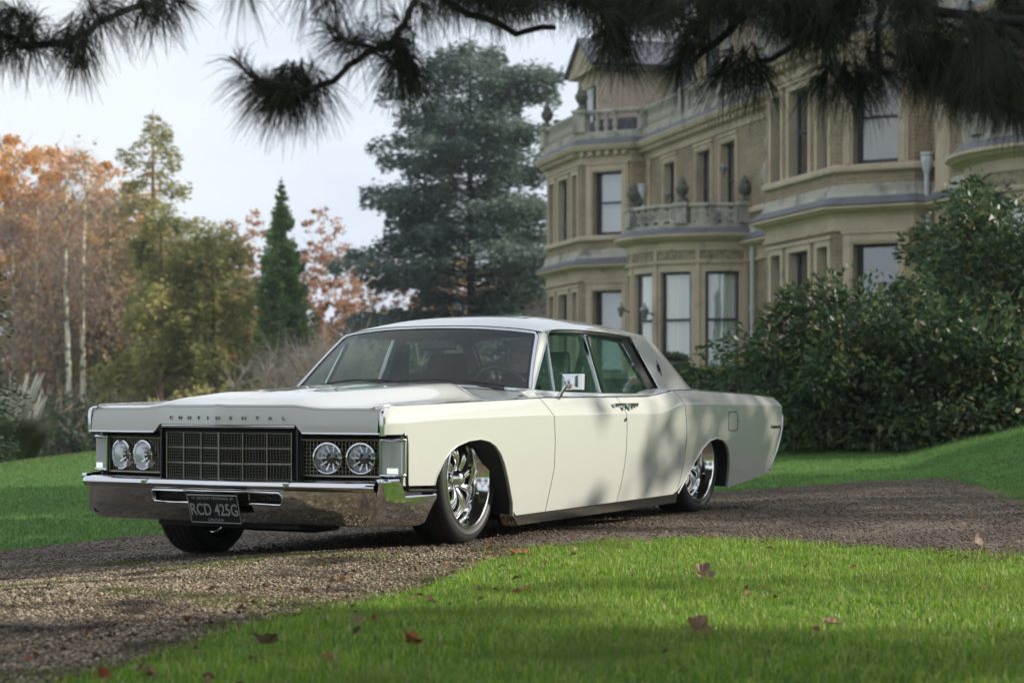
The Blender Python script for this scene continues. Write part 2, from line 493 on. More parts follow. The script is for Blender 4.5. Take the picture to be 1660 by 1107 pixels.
# plan outline, x along the facade towards the viewer, y into the building
OUT = [(-9, 2), (-6.35, 2), (-6.35, 1.5), (-4.85, 0), (0, 0), (1.5, 1.5), (1.5, 2), (17.1, 2), (17.1, 1.5), (18.6, 0), (23.4, 0), (24.9, 1.5), (24.9, 2), (44, 2)]
LV = dict(g0=.85, g1=3.9, f0=5.95, f1=8.3, top=9.35)
def canted(i, hs=()):
    return wall_face(OUT[i], OUT[i+1], -1.6, LV['top'], hs)
def rng_h(s0, s1): return [(s0, s1, LV['g0'], LV['g1']), (s0, s1, LV['f0'], LV['f1'])]
TW = [(.45, 1.15), (1.75, 3.1), (3.7, 4.4)]
for i in range(len(OUT)-1):
    a, b = np.array(OUT[i]), np.array(OUT[i+1]); L = np.linalg.norm(b-a)
    if i in (3, 9):               # the long front face of a bay: three lights
        hs = [h for w_ in TW for h in rng_h(w_[0], w_[1])]
        p, t, nin = wall_face(a, b, -1.6, LV['top'], hs)
        for k, w_ in enumerate(TW):
            for (z0, z1) in ((LV['g0'], LV['g1']), (LV['f0'], LV['f1'])):
                window(p, t, nin, w_[0], w_[1], z0, z1, fill='side' if k == 1 else 'none', surround=.16, recess=.22, hood=False)
        for z1 in (LV['g1'], LV['f1']):     # one moulded head over the three lights
            mb = MB(); fbox(mb, p, t, nin, .2, 4.65, -.09, .05, z1+.165, z1+.26); mb.build('window_head', M['stone'], house)
    elif i in (4, 10):            # canted face towards the viewer
        hs = rng_h(.5, 1.72)
        p, t, nin = wall_face(a, b, -1.6, LV['top'], hs)
        window(p, t, nin, .5, 1.72, LV['g0'], LV['g1'], fill='blind' if i == 4 else 'none', surround=.27)
        window(p, t, nin, .5, 1.72, LV['f0'], LV['f1'], fill='blind' if i == 4 else 'none', surround=.27)
    elif i == 6:                  # main wall with three upper windows
        sp = [(2.3, 3.5), (5.75, 7.1), (8.1, 9.45)]
        hs = [(s0, s1, LV['f0']-.2, LV['f1']-.05) for s0, s1 in sp]
        p, t, nin = wall_face(a, b, -1.6, LV['top'], hs)
        for s0, s1 in sp: window(p, t, nin, s0, s1, LV['f0']-.2, LV['f1']-.05, fill='side', surround=.2, recess=.22)
    elif i == 12:
        sp = [(7.4, 8.8), (10.6, 12.0)]
        hs = [(s0, s1, LV['f0']-.2, LV['f1']-.05) for s0, s1 in sp]
        p, t, nin = wall_face(a, b, -1.6, LV['top'], hs)
        for s0, s1 in sp: window(p, t, nin, s0, s1, LV['f0']-.2, LV['f1']-.05, fill='none', surround=.2, recess=.34)
    else:
        wall_face(a, b, -1.6, LV['top'])
# the ends and back of the block, so that it is solid from any side
wall_face((44, 2), (44, 14), -1.6, LV['top']); wall_face((44, 14), (-9, 14), -1.6, LV['top']); wall_face((-9, 14), (-9, 2), -1.6, LV['top'])
# string courses and cornices
sweep(OUT, [(0, 5.76), (.10, 5.76), (.12, 5.80), (.12, 5.90), (.04, 5.95), (0, 5.95)], 'sill_course', 'stone')
sweep(OUT, [(0, 5.12), (.16, 5.10), (.10, 5.22), (.07, 5.42), (0, 5.44)], 'plinth_course', 'stone_grey')
sweep(OUT, [(0, 4.93), (.42, 4.86), (.44, 4.90), (.17, 5.11), (0, 5.12)], 'lead_flashing', 'lead')
sweep(OUT, [(0, 4.62), (.06, 4.62), (.10, 4.68), (.30, 4.74), (.34, 4.78), (.42, 4.80), (.42, 4.855), (0, 4.92)], 'mid_cornice', 'stone')
sweep(OUT, [(0, 4.34), (.03, 4.34), (.03, 4.62), (0, 4.62)], 'frieze', 'stone')
sweep(OUT, [(0, 4.24), (.07, 4.24), (.09, 4.28), (.09, 4.33), (0, 4.34)], 'frieze_moulding', 'stone')
sweep(OUT, [(0, 8.62), (.04, 8.62), (.04, 8.88), (0, 8.88)], 'eaves_band', 'stone')
sweep(OUT, [(0, 8.88), (.10, 8.88), (.12, 9.04), (.36, 9.06), (.40, 9.10), (.46, 9.22), (.46, 9.26), (0, 9.32)], 'eaves_cornice', 'stone')
sweep(OUT, [(0, 9.32), (.42, 9.27), (.20, 9.52), (0, 9.54)], 'eaves_lead', 'lead')
sweep(OUT, [(-.25, 9.50), (.16, 9.50), (.16, 9.78), (-.25, 9.78)], 'parapet_base', 'stone_grey')
sweep(OUT, [(-.12, 10.44), (.10, 10.44), (.13, 10.50), (.13, 10.56), (.06, 10.60), (-.12, 10.60)], 'parapet_rail', 'stone_grey')

sweep(OUT, [(-.95, 9.5), (-.62, 9.5), (-.70, 10.36), (-.95, 10.36)], 'shade_backing', 'slate')  # dark slab added behind the balusters so their gaps read as shade
# dentils: small blocks under the eaves cornice
dm = MB()
for i in range(2, len(OUT)-1):
    a, b = np.array(OUT[i]), np.array(OUT[i+1]); L = np.linalg.norm(b-a); t = (b-a)/L; nin = np.array([-t[1], t[0]])
    if L < .8: continue
    n = int(L/.34)
    for k in range(n):
        s = (k+.5)*L/n
        fbox(dm, a, t, nin, s-.08, s+.08, -.30, -.05, 8.90, 9.045)
dm.build('dentil_course', M['stone'], house, kind='stuff')

# balustrade along the eaves
def baluster_mesh(h, r=.115):
    mb = MB()
    mb.lathe([(r*.9, 0), (r*.9, .08*h), (r*.55, .14*h), (r, .36*h), (r*.8, .55*h), (r*.55, .78*h), (r*.85, .90*h), (r*.9, h)], 7)
    me = mb.mesh('baluster', smooth=50); me.materials.append(M['stone_grey']); return me
BAL = baluster_mesh(.66)
def pedestal(x, y, z0, z1, w, rz=0):
    mb = MB(); c, s_ = math.cos(rz), math.sin(rz)
    for (hw, a, b) in ((w, z0, z1), (w+.05, z1-.13, z1-.02), (w+.03, z0, z0+.1)):
        mb.obox((x, y, (a+b)/2), (hw*c, hw*s_, 0), (-hw*s_, hw*c, 0), (0, 0, (b-a)/2))
    return mb.build('pedestal', M['stone_grey'], house)
nb = 0
for i in range(3, len(OUT)-1):
    a, b = np.array(OUT[i]), np.array(OUT[i+1]); L = np.linalg.norm(b-a); t = (b-a)/L
    ang = math.atan2(t[1], t[0])
    if L < .8: continue
    pedestal(a[0], a[1]+.02, 9.78, 10.64, .24, ang)
    if i == 6:
        for s_ in (4.4, 5.0): 
            q = a+t*s_; pedestal(q[0], q[1]+.02, 9.78, 10.66, .17, ang)
    if i in (3, 4, 6, 9, 10, 12):
        n = int((L-.9)/.34)
        for k in range(n):
            s_ = .5 + (k+.5)*(L-1.0)/n
            if i == 6 and 4.1 < s_ < 5.3: continue
            if i == 12 and s_ > 12: continue
            q = a+t*s_
            o = link('baluster', BAL, None, house, (q[0], q[1], 9.78)); nb += 1

def urn(x, y, z, k=1.0, mat='terracotta', name='urn_finial'):
    mb = MB()
    mb.lathe([(0, 0), (.20*k, 0), (.20*k, .07*k), (.08*k, .14*k), (.07*k, .22*k), (.20*k, .34*k), (.27*k, .50*k), (.25*k, .62*k), (.16*k, .70*k), (.18*k, .74*k), (.10*k, .90*k), (.03*k, 1.02*k), (0, 1.04*k)], 12, Matrix.Translation((x, y, z)))
    return mb.build(name, M[mat], house, smooth=45)
urn(-.02, .02, 10.64, .95); urn(-4.85, .02, 10.64, .95); urn(18.6, .02, 10.64, .95); urn(23.4, .02, 10.64, .95)

# bow fronts with a balcony on top
def bow(uc, rad=2.94, y0=2.0):
    cx, cy = uc, y0
    def pt(th, r_, z): return (cx + r_*math.cos(th), cy - r_*math.sin(th), z)
    def arc(a0, a1, r0, r1, z0, z1, mb, n=None):
        n = n or max(1, int(abs(a1-a0)/R(6)))
        A = [lerp(a0, a1, k/n) for k in range(n+1)]
        for k in range(n):
            q = [pt(A[k], r0, z0), pt(A[k+1], r0, z0), pt(A[k+1], r1, z0), pt(A[k], r1, z0), pt(A[k], r0, z1), pt(A[k+1], r0, z1), pt(A[k+1], r1, z1), pt(A[k], r1, z1)]
            mb.add(q, [(0,1,2,3), (4,7,6,5), (0,4,5,1), (1,5,6,2), (2,6,7,3), (3,7,4,0)])
    lights = [(R(c-11), R(c+10.5)) for c in (17, 47.5, 76, 104, 132.5, 163)]
    pier = MB(); prev = R(-1)
    for a0, a1 in lights:
        arc(prev, a0, rad, rad-.36, -1.6, 4.2, pier); prev = a1
    arc(prev, R(181), rad, rad-.36, -1.6, 4.2, pier)
    for a0, a1 in lights:
        arc(a0, a1, rad, rad-.36, -1.6, .80, pier); arc(a0, a1, rad, rad-.36, 3.95, 4.2, pier)
    pier.build('bow_wall', M['stone'], house, smooth=30)
    fil = MB(); prev = R(-1)
    for a0, a1 in lights + [(R(181), 0)]:
        m_ = (prev+a0)/2
        arc(m_-R(1.3), m_+R(1.3), rad+.05, rad-.02, .85, 4.62, fil)
        prev = a1
    fil.build('bow_fillet', M['stone'], house)
    for a0, a1 in lights:
        fr = MB()
        arc(a0, a0+R(1.7), rad-.15, rad-.22, .80, 3.95, fr); arc(a1-R(1.7), a1, rad-.15, rad-.22, .80, 3.95, fr)
        arc(a0+R(1.7), a1-R(1.7), rad-.15, rad-.22, 3.86, 3.95, fr); arc(a0+R(1.7), a1-R(1.7), rad-.15, rad-.22, .80, .95, fr)
        arc(a0+R(1.7), a1-R(1.7), rad-.14, rad-.22, 2.37, 2.46, fr)
        w = fr.build('window', M['sash'], house, smooth=30)
        g = MB(); n = 4
        g.grid([[pt(lerp(a0, a1, k/n), rad-.18, z) for k in range(n+1)] for z in (.82, 3.93)]); g.build('pane', M['pane'], w, smooth=60)
        cu = MB(); n = 42
        cu.grid([[pt(lerp(a0, a1, k/n), rad-.30+.035*math.sin(k*1.4)+.02*math.sin(k*.45), z) for k in range(n+1)] for z in (.82, 3.93)])
        cu.build('curtain', M['curtain'], w, smooth=60)
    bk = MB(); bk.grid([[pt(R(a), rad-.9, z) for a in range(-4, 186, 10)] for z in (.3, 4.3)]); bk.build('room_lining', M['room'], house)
    cap = MB(); cap.add([pt(R(a), rad-.05, 4.9) for a in range(0, 181, 10)], [tuple(range(19))]); cap.build('bow_roof', M['lead'], house)
    arcp = [pt(R(a), rad, 0)[:2] for a in range(180, -1, -6)]
    sweep(arcp, [(0, 4.2), (.08, 4.2), (.10, 4.26), (.10, 4.30), (0, 4.32)], 'bow_moulding', 'stone', smooth=25)
    sweep(arcp, [(0, 4.30), (.015, 4.30), (.015, 4.62), (0, 4.62)], 'carved_frieze', 'stone_carved', smooth=25)
    sweep(arcp, [(0, 4.60), (.05, 4.62), (.07, 4.86), (.12, 4.90), (.32, 4.96), (.36, 5.0), (.46, 5.05), (.46, 5.12), (0, 5.14)], 'bow_cornice', 'stone', smooth=25)
    sweep(arcp, [(0, 5.14), (.44, 5.13), (.20, 5.32), (0, 5.33)], 'bow_lead', 'lead', smooth=25)
    sweep(arcp, [(-.15, 5.30), (.12, 5.30), (.12, 5.46), (-.15, 5.46)], 'balcony_base', 'stone_grey', smooth=25)
    sweep(arcp, [(-.12, 5.98), (.10, 5.98), (.13, 6.03), (.10, 6.10), (-.12, 6.10)], 'balcony_rail', 'stone_grey', smooth=25)
    return pt
M['stone_carved'] = pbr('carved_stone', (.34, .285, .19), .85, noise=[(9, (.17, .14, .095), .45, .62)], bump=(9, 1.0, .06))
pt1 = bow(9.16)
pt2 = bow(33.2)
# pierced panels: crossed bars between pedestals
def pierced(pt, r_, z0, z1, angs, name='pierced_panel'):
    for a0, a1 in zip(angs[:-1], angs[1:]):
        mb = MB(); m_ = (a0+a1)/2; k = .42
        def seg(p, q, w):
            p = Vector(p); q = Vector(q); d = (q-p); n = Vector(pt(m_, 1, 0)) - Vector(pt(m_, 0, 0))
            s_ = d.normalized().cross(n.normalized())
            mb.obox((p+q)/2, d/2, s_*w, n.normalized()*.06)
        e = (a1-a0)*.05
        seg(pt(a0+e, r_, z0+.02), pt(a1-e, r_, z1-.02), .055); seg(pt(a0+e, r_, z1-.02), pt(a1-e, r_, z0+.02), .055)
        c = Vector(pt(m_, r_, (z0+z1)/2)); n = (Vector(pt(m_, 1, 0)) - Vector(pt(m_, 0, 0))).normalized(); s_ = n.cross(Vector((0, 0, 1)))
        for kk in range(8):
            f = kk*math.pi/4; g = (kk+1)*math.pi/4
            p = c + s_*math.cos(f)*.13 + Vector((0,0,1))*math.sin(f)*.13; q = c + s_*math.cos(g)*.13 + Vector((0,0,1))*math.sin(g)*.13
            seg(p, q, .05)
        seg(pt(a0, r_, z0), pt(a0, r_, z1), .03)
        mb.build(name, M['stone_grey'], house)
for ped in (3, 42, 88, 134, 177):
    a = R(ped); q = pt1(a, 2.94, 0); pedestal(q[0], q[1], 5.46, 6.14, .20, -a)
    urn(q[0], q[1], 6.14, .82)
for lo, hi, n in ((8, 36, 4), (48, 82, 4), (94, 128, 4), (140, 172, 4)):
    pierced(pt1, 2.94, 5.46, 5.98, [R(lerp(lo, hi, k/n)) for k in range(n+1)])
B2 = baluster_mesh(.52, .09)
for k in range(1, 60):
    q = pt2(R(3*k), 2.94, 0)
    if k % 15: link('baluster', B2, None, house, (q[0], q[1], 5.46))
for ped in (3, 45, 90, 135, 177):
    a = R(ped); q = pt2(a, 2.94, 0); pedestal(q[0], q[1], 5.46, 6.14, .20, -a)
    urn(q[0], q[1], 6.14, .85, 'stone_grey')

# pilaster between the bay and the second bow, quoin strips
for x0, x1 in ((25.35, 26.1),):
    mb = MB(); mb.box(x0, x1, 1.86, 2.05, -1.6, 8.62); mb.build('pilaster', M['stone'], house)
mb = MB(); mb.box(1.95, 2.25, 1.93, 2.05, 5.95, 8.62); mb.build('pilaster', M['stone'], house)
mb = MB(); mb.box(16.0, 16.7, 1.90, 2.05, -1.6, 8.62); mb.build('pilaster', M['stone_grey'], house)

# downpipes with hoppers
def downpipe(x, y, z0, z1, hop=True):
    mb = MB(); mb.tube([(x, y, z0), (x, y, z1)], .065, 8)
    for z in np.arange(z0+.8, z1-.3, 1.7): mb.lathe([(.065, 0), (.10, .0), (.10, .10), (.065, .10)], 8, Matrix.Translation((x, y, z)))
    o = mb.build('downpipe', M['downpipe'], house, smooth=40)
    if hop:
        h = MB(); h.lathe([(.07, 0), (.10, .10), (.15, .30), (.16, .42), (.13, .46), (.17, .48), (.17, .55), (0, .55)], 8, Matrix.Translation((x, y, z1-.1)))
        h.build('hopper', M['downpipe'], o, smooth=40)
downpipe(1.85, 1.80, 6.0, 7.3); downpipe(25.1, 1.80, -1.5, 4.6, False); downpipe(25.1, 1.75, 4.9, 5.7); downpipe(12.75, 1.85, -1.5, 4.7, False)

# wall lanterns
M['lantern_glass'] = pbr('lantern_glass', (.16, .18, .18), .2, 0, .6)
def lantern(x, y, z, k=1.0):
    k *= .75
    mb = MB(); mb.tube([(x, y, z), (x, y-.22*k, z+.06), (x, y-.34*k, z+.25*k)], .03, 6)
    o = mb.build('wall_lantern', M['sash'], house)
    g = MB(); g.lathe([(.06*k, -.2*k), (.15*k, .14*k), (.17*k, .16*k), (.05*k, .30*k), (.02*k, .40*k), (0, .40*k)], 6, Matrix.Translation((x, y-.36*k, z)))
    g.build('lantern_glass', M['lantern_glass'], o)
lantern(5.0, 1.95, 6.95); lantern(10.6, 1.95, 7.25)
q = pt1(R(62), 2.96, 0); lantern(q[0]-.05, q[1], 2.6, 1.25)
q = pt1(R(95), 2.96, 0); lantern(q[0], q[1], 2.75, 1.1)

# attic: pedimented block, mansard roof, stone dormer, chimneys
at = MB(); at.box(-4.9, -2.0, 1.3, 6.5, 9.3, 12.55); at.build('attic_block', M['stone'], house)
pe = MB()
pe.prism([(-5.25, 1.0, 12.55), (-1.65, 1.0, 12.55), (-1.65, 1.0, 12.72), (-3.45, 1.0, 13.85), (-5.25, 1.0, 12.72)], (0, 5.8, 0))
pe.build('pediment', M['stone'], house)
pr_ = MB()
for sx in (-1, 1):
    pr_.add([(-3.45, .85, 14.0), (-3.45, 7, 14.0), (-3.45+sx*2.0, 7, 12.74), (-3.45+sx*2.0, .85, 12.74), (-3.45, .85, 13.86), (-3.45, 7, 13.86), (-3.45+sx*1.95, 7, 12.62), (-3.45+sx*1.95, .85, 12.62)],
            [(0,1,2,3), (4,7,6,5), (0,3,7,4), (1,5,6,2), (2,6,7,3), (0,4,5,1)])
pr_.build('pediment_slates', M['slate'], house)
for s0 in (-4.55, -3.3):
    wm = MB(); wm.box(s0, s0+.9, 1.22, 1.36, 10.1, 12.0); w = wm.build('window', M['sash'], house)
    g = MB(); g.box(s0+.1, s0+.8, 1.19, 1.215, 10.2, 11.9); g.build('pane', M['blind'], w)
ro = MB()
def roofslab(x0, x1, y0, y1, z0, ridge):
    d = (ridge-z0)*.55
    ro.add([(x0,y0,z0),(x1,y0,z0),(x1,y1,z0),(x0,y1,z0),(x0+d*.6,y0+d,ridge),(x1-d*.6,y0+d,ridge),(x1-d*.6,y1-d,ridge),(x0+d*.6,y1-d,ridge)],
           [(0,1,5,4),(1,2,6,5),(2,3,7,6),(3,0,4,7),(4,5,6,7)])
roofslab(-1.9, 17, 3.0, 13.5, 9.4, 13.6); roofslab(17.5, 43, 3.0, 13.5, 9.4, 14.2); roofslab(-8.5, -2.2, 6.6, 13.5, 9.4, 12.4)
ro.build('slate_roof', M['slate'], house)
# gabled slate dormer with bargeboards beside the attic block
dg = MB(); dg.prism([(2.0, 2.9, 9.6), (4.8, 2.9, 9.6), (3.4, 2.9, 12.6)], (0, 3.2, 0)); dg.build('dormer', M['slate'], house)
for sx in (-1, 1):
    bb = MB(); bb.bar((3.4+sx*1.5, 2.8, 9.6), (3.4, 2.8, 12.8), .07, .09); bb.build('bargeboard', M['lead'], house)
# carved stone dormer with scrolls
sd = MB(); sd.box(7.2, 9.4, 2.2, 5.0, 9.4, 13.2); sd.box(7.0, 9.6, 2.05, 5.0, 13.2, 13.4); sd.prism([(7.0, 2.05, 13.4), (9.6, 2.05, 13.4), (8.3, 2.05, 14.6)], (0, 2.9, 0))
sd.box(7.05, 7.3, 2.05, 2.2, 9.5, 13.2); sd.box(9.3, 9.55, 2.05, 2.2, 9.5, 13.2)
o = sd.build('stone_dormer', M['stone'], house)
sw = MB(); sw.box(7.75, 8.85, 2.17, 2.3, 10.4, 12.6); sw.build('window', M['sash'], o)
for sx in (-1, 1):
    sv = MB(); cx_ = 8.3+sx*1.6
    sv.tube([(cx_+sx*.5, 2.15, 9.6), (cx_+sx*.45, 2.15, 10.2), (cx_+sx*.1, 2.15, 10.7), (cx_-sx*.25, 2.15, 11.4), (cx_-sx*.35, 2.15, 12.3)], [.28, .24, .17, .13, .16], 8)
    sv.build('scroll', M['stone_grey'], o, smooth=50)
for x, y, h in ((12.6, 5, 16.2), (13.6, 5, 16.2), (27, 5, 17), (28, 5, 17), (0.2, 8, 15.6)):
    ch = MB(); ch.box(x-.4, x+.4, y-.4, y+.4, 9.6, h); ch.box(x-.5, x+.5, y-.5, y+.5, h, h+.25)
    ch.build('chimney', M['stone'], house)
# carved statues / brackets at the inner angle by the right bay
br = MB()
br.tube([(15.2, 1.75, 5.95), (15.2, 1.55, 6.2), (15.2, 1.35, 6.7), (15.2, 1.5, 7.2), (15.2, 1.7, 7.5)], [.12, .2, .16, .14, .1], 8)
br.lathe([(0, 0), (.22, .05), (.26, .25), (.2, .45), (0, .55)], 8, Matrix.Translation((15.2, 1.55, 7.4)))
br.build('carved_bracket', M['stone_grey'], house, smooth=60)
# ------------------------------------------------------------------ the car (x forward, y to its left side, z up)
TH = .498
FWD = (-math.sin(TH), -math.cos(TH))
car = empty('parked_car', (-1.027, 11.154, 0), math.atan2(FWD[1], FWD[0]))
tag(car, 'long low cream white sixties saloon car with chrome bumper parked on the gravel', 'car')
def cp(mb, name, mat, smooth=None, parent=None, kind=None, bevel=None):
    return mb.build(name, M[mat] if isinstance(mat, str) else mat, parent or car, smooth, kind, bevel)

ZT = [(.927,.736),(.88,.745),(.468,.754),(-.121,.768),(-.55,.779),(-.81,.785),(-1.74,.788),(-2.20,.791),(-2.32,.799),(-2.56,.828),(-2.70,.832),(-2.98,.832),(-4.0,.806),(-4.58,.783)]
ZC = [(.93,.658),(.876,.663),(.427,.681),(-.53,.693),(-.8,.691),(-1.82,.693),(-2.26,.690),(-2.36,.702),(-2.58,.742),(-2.70,.748),(-4.44,.735),(-4.65,.73)]
YC = [(.93,.948),(.88,.967),(.80,.984),(.4,1.0),(-1.0,1.010),(-3.0,1.010),(-4.0,.985),(-4.65,.950)]
ARF = [(.489,.338),(.472,.385),(.41,.468),(.35,.512),(.282,.539),(.165,.563),(.04,.570),(-.06,.556),(-.13,.530),(-.19,.488),(-.24,.43),(-.29,.35),(-.33,.28),(-.372,.206),(-.392,.134)]
ARR = [(-2.673,.160),(-2.70,.185),(-2.764,.245),(-2.867,.347),(-2.992,.442),(-3.119,.496),(-3.248,.512),(-3.36,.500),(-3.45,.463),(-3.51,.405),(-3.54,.33),(-3.552,.25),(-3.556,.163)]
def zbot(x):
    if x > .489: return .338 + (x-.489)*.03
    if x >= -.392: return interp(x, ARF)
    if x >= -2.673: return interp(x, [(-.392,.134),(-2.673,.160)])
    if x >= -3.556: return interp(x, ARR)
    return interp(x, [(-3.556,.163),(-4.37,.233),(-4.7,.262)])
def skinY(x, z):
    yc, zc, zt = interp(x, YC), interp(x, ZC), interp(x, ZT)
    if z <= zc:
        t = (zc-z)/.55
        return yc - .010*t - .034*max(0, t)**2.2
    t = (z-zc)/(zt-zc)
    return yc - .006 - .046*t**1.25
SEAM1 = [(.163,-.777),(.38,-.831),(.56,-.822),(.69,-.802),(.74,-.76),(.80,-.716)]
SEAM2 = [(.163,-1.724),(.30,-1.765),(.425,-1.786),(.60,-1.785),(.71,-1.773),(.80,-1.735)]
SEAM3 = [(.170,-2.640),(.30,-2.690),(.45,-2.716),(.56,-2.718),(.70,-2.690),(.766,-2.658),(.84,-2.60)]
REAR = [(.225,-4.36),(.30,-4.44),(.40,-4.52),(.55,-4.595),(.66,-4.612),(.74,-4.595),(.79,-4.54)]
NOSE = [(0, .795), (1, .795)]
def zrows(x, lo=None):
    zb, zc, zt = zbot(x) if lo is None else lo, interp(x, ZC), interp(x, ZT)
    rows = [lerp(zb, zc-.012, k/9) for k in range(10)] + [zc-.004, zc+.004, zc+.014]
    rows += [lerp(zc+.014, zt-.012, k/4) for k in range(1, 5)] + [zt-.004]
    return rows
def panel(name, xs, bl, br, s, lo=None, parent=None, gapl=.0048, gapr=.0048):
    """outer skin between two seams, with a folded edge and a closing roll at the top"""
    mb = MB(); G = []
    x0, x1 = xs[0], xs[-1]
    for x in xs:
        col = []
        u = (x-x0)/(x1-x0)
        zr = zrows(x, lo)
        for z in zr:
            xl = x0 if bl is None else interp(z, bl) - gapl
            xr = x1 if br is None else interp(z, br) + gapr
            # blend the seam shapes in near each end only
            wl = max(0, 1-abs(x-x0)/.28); wr = max(0, 1-abs(x-x1)/.28)
            xx = x + (xl-x0)*wl + (xr-x1)*wr
            col.append((xx, s*skinY(xx, z), z))
        xx, zt = col[-1][0], interp(col[-1][0], ZT)
        y = skinY(xx, zt-.004)
        col += [(xx, s*(y-.004), zt), (xx, s*(y-.016), zt+.004), (xx, s*(y-.045), zt+.003)]
        # inner fold at the bottom
        zb, yb = col[0][2], skinY(xx, col[0][2])
        col = [(xx, s*(yb-.022), zb+.006), (xx, s*(yb-.014), zb-.002), (xx, s*(yb-.004), zb-.001)] + col
        G.append(col)
    # folded ends
    def fold(col, dx): return [(p[0]+dx, p[1]-s*.03, p[2]) for p in col]
    G = [fold(G[0], -.001 if bl else -.001)] + G + [fold(G[-1], .001)]
    mb.grid(G)
    return cp(mb, name, 'paint', 28, parent)
def xsrange(a, b, n, extra=()):
    l = [lerp(a, b, k/n) for k in range(n+1)] + [e for e in extra if b < e < a]
    return sorted(set(round(v, 5) for v in l), reverse=True)
arfx = [p[0] for p in ARF] + [.4885, .481, .45, .38, .32, .22, .10, -.01, -.10, -.16, -.215, -.265, -.31, -.35, -.38, -.3915, -.3925]
arrx = [p[0] for p in ARR] + [-2.674, -2.72, -2.81, -2.92, -3.05, -3.18, -3.31, -3.40, -3.48, -3.525, -3.547, -3.5555, -3.5565]
doors = {}
for s in (1, -1):
    fe = panel('front_fender', xsrange(.795, -.80, 34, arfx), None, SEAM1, s)
    # the forward end of the fender above the lamps
    mb = MB(); G = []
    for x in (.9265, .92, .905, .885, .86, .83, .7955):
        zc, zt = interp(x, ZC), interp(x, ZT)
        zz = [.606, .62, .64, zc-.004, zc+.004, zc+.014, lerp(zc, zt, .45), lerp(zc, zt, .75), zt-.012, zt-.004]
        col = [(x, s*skinY(x, z), z) for z in zz]
        y = skinY(x, zt-.004)
        col = [(x, s*(skinY(x, .606)-.08), .606)] + col + [(x, s*(y-.004), zt), (x, s*(y-.016), zt+.004), (x, s*(y-.045), zt+.003)]
        G.append(col)
    mb.grid(G); cp(mb, 'fender_tip', 'paint', 28, fe)
    d1 = panel('front_door', xsrange(-.80, -1.775, 16), SEAM1, SEAM2, s)
    d2 = panel('rear_door', xsrange(-1.775, -2.69, 18), SEAM2, SEAM3, s)
    doors[s] = (d1, d2)
    q = panel('rear_quarter', xsrange(-2.69, -4.585, 30, arrx), SEAM3, REAR, s)
    # wheel arch lips
    for tab, own in ((ARF, fe), (ARR, q)):
        mb = MB()
        pts = [(x, s*(skinY(x, z)-.004), z) for x, z in tab]
        mb.tube(pts, .0075, 6); cp(mb, 'arch_lip', 'paint', 60, own)
        mb = MB(); G = []
        for x, z in tab:
            y = skinY(x, z)-.006
            G.append([(x, s*(y-.012), z+.004), (x, s*(y-.12), z+.012), (x, s*.50, z+.02)])
        mb.grid(G); cp(mb, 'wheel_housing', 'dark', 60, own)
    # bright sill below the doors
    mb = MB(); G = []
    for k in range(25):
        x = lerp(-.372, -2.655, k/24); z = zbot(x)
        y = skinY(x, z)-.006
        G.append([(x, s*(y-.01), z+.004), (x, s*(y+.004), z-.003), (x, s*(y+.004), z-.012), (x, s*(y-.002), z-.058), (x, s*(y-.03), z-.064), (x, s*(y-.12), z-.060)])
    mb.grid(G); cp(mb, 'sill', 'sill', 35)
    # bright strip on top of the fender and along the belt
    mb = MB(); xs = xsrange(.925, -4.53, 110)
    mb.tube([(x, s*(skinY(x, interp(x, ZT)-.004)-.014), interp(x, ZT)+.006) for x in xs], .0055, 6)
    cp(mb, 'belt_trim', 'chrome', 60)
    # upright chrome edge at the front of the fender
    mb = MB(); 
    G = []
    for z, r in ((.600,0),(.64,0),(.68,0),(.705,.001),(.722,.006),(.734,.016),(.741,.032),(.745,.052)):
        G.append([(.918-r, s*.950, z), (.936-r, s*.947, z), (.942-r, s*.938, z), (.936-r, s*.925, z), (.915-r, s*.921, z)])
    mb.grid(G); mb.add(G[0], [(0,1,2,3,4)]); mb.add(G[-1], [(4,3,2,1,0)]); cp(mb, 'fender_blade', 'chrome', 40)

# hood, header, cowl
def zedge(x): return interp(x, ZT) + .002
def dome(x, y):
    a = abs(y)
    h = interp(x, [(1.05,.010),(.95,.016),(.80,.042),(.5,.062),(.1,.072),(-.4,.084),(-.85,.088)])
    w = 1 - sstep(.36, .60, a)
    ridge = .004*max(0, 1-a/.05)
    return zedge(x) - .007*sstep(.90, .74, a)*(1-w)*sstep(.9, .5, x) + h*w + ridge + .004*(1-min(1, a/.9)**2)
def xlip(y):
    a = abs(y)
    return 1.035 - .22*a if a < .42 else lerp(.9426, .921, (a-.42)/.5)
YS = [-.918, -.90, -.86] + [lerp(-.82, .82, k/40) for k in range(41)] + [.86, .90, .918]
mb = MB(); G = []
XH = [lerp(0, 1, k/26) for k in range(27)]
for t in XH:
    row = []
    for y in YS:
        xc = lerp(xlip(y)-.012, -.80+.10*(1-(y/.92)**2), t)
        row.append((xc, y, dome(min(xc, .95 if abs(y) < .5 else .93), y)))
    G.append(row)
G = [[(xlip(y)-.001, y, p[2]-.014) for y, p in zip(YS, G[0])], [(xlip(y)-.004, y, p[2]-.004) for y, p in zip(YS, G[0])]] + G
mb.grid(G); cp(mb, 'hood', 'paint', 30)
lipz = {y: p[2]-.014 for y, p in zip(YS, G[2])}
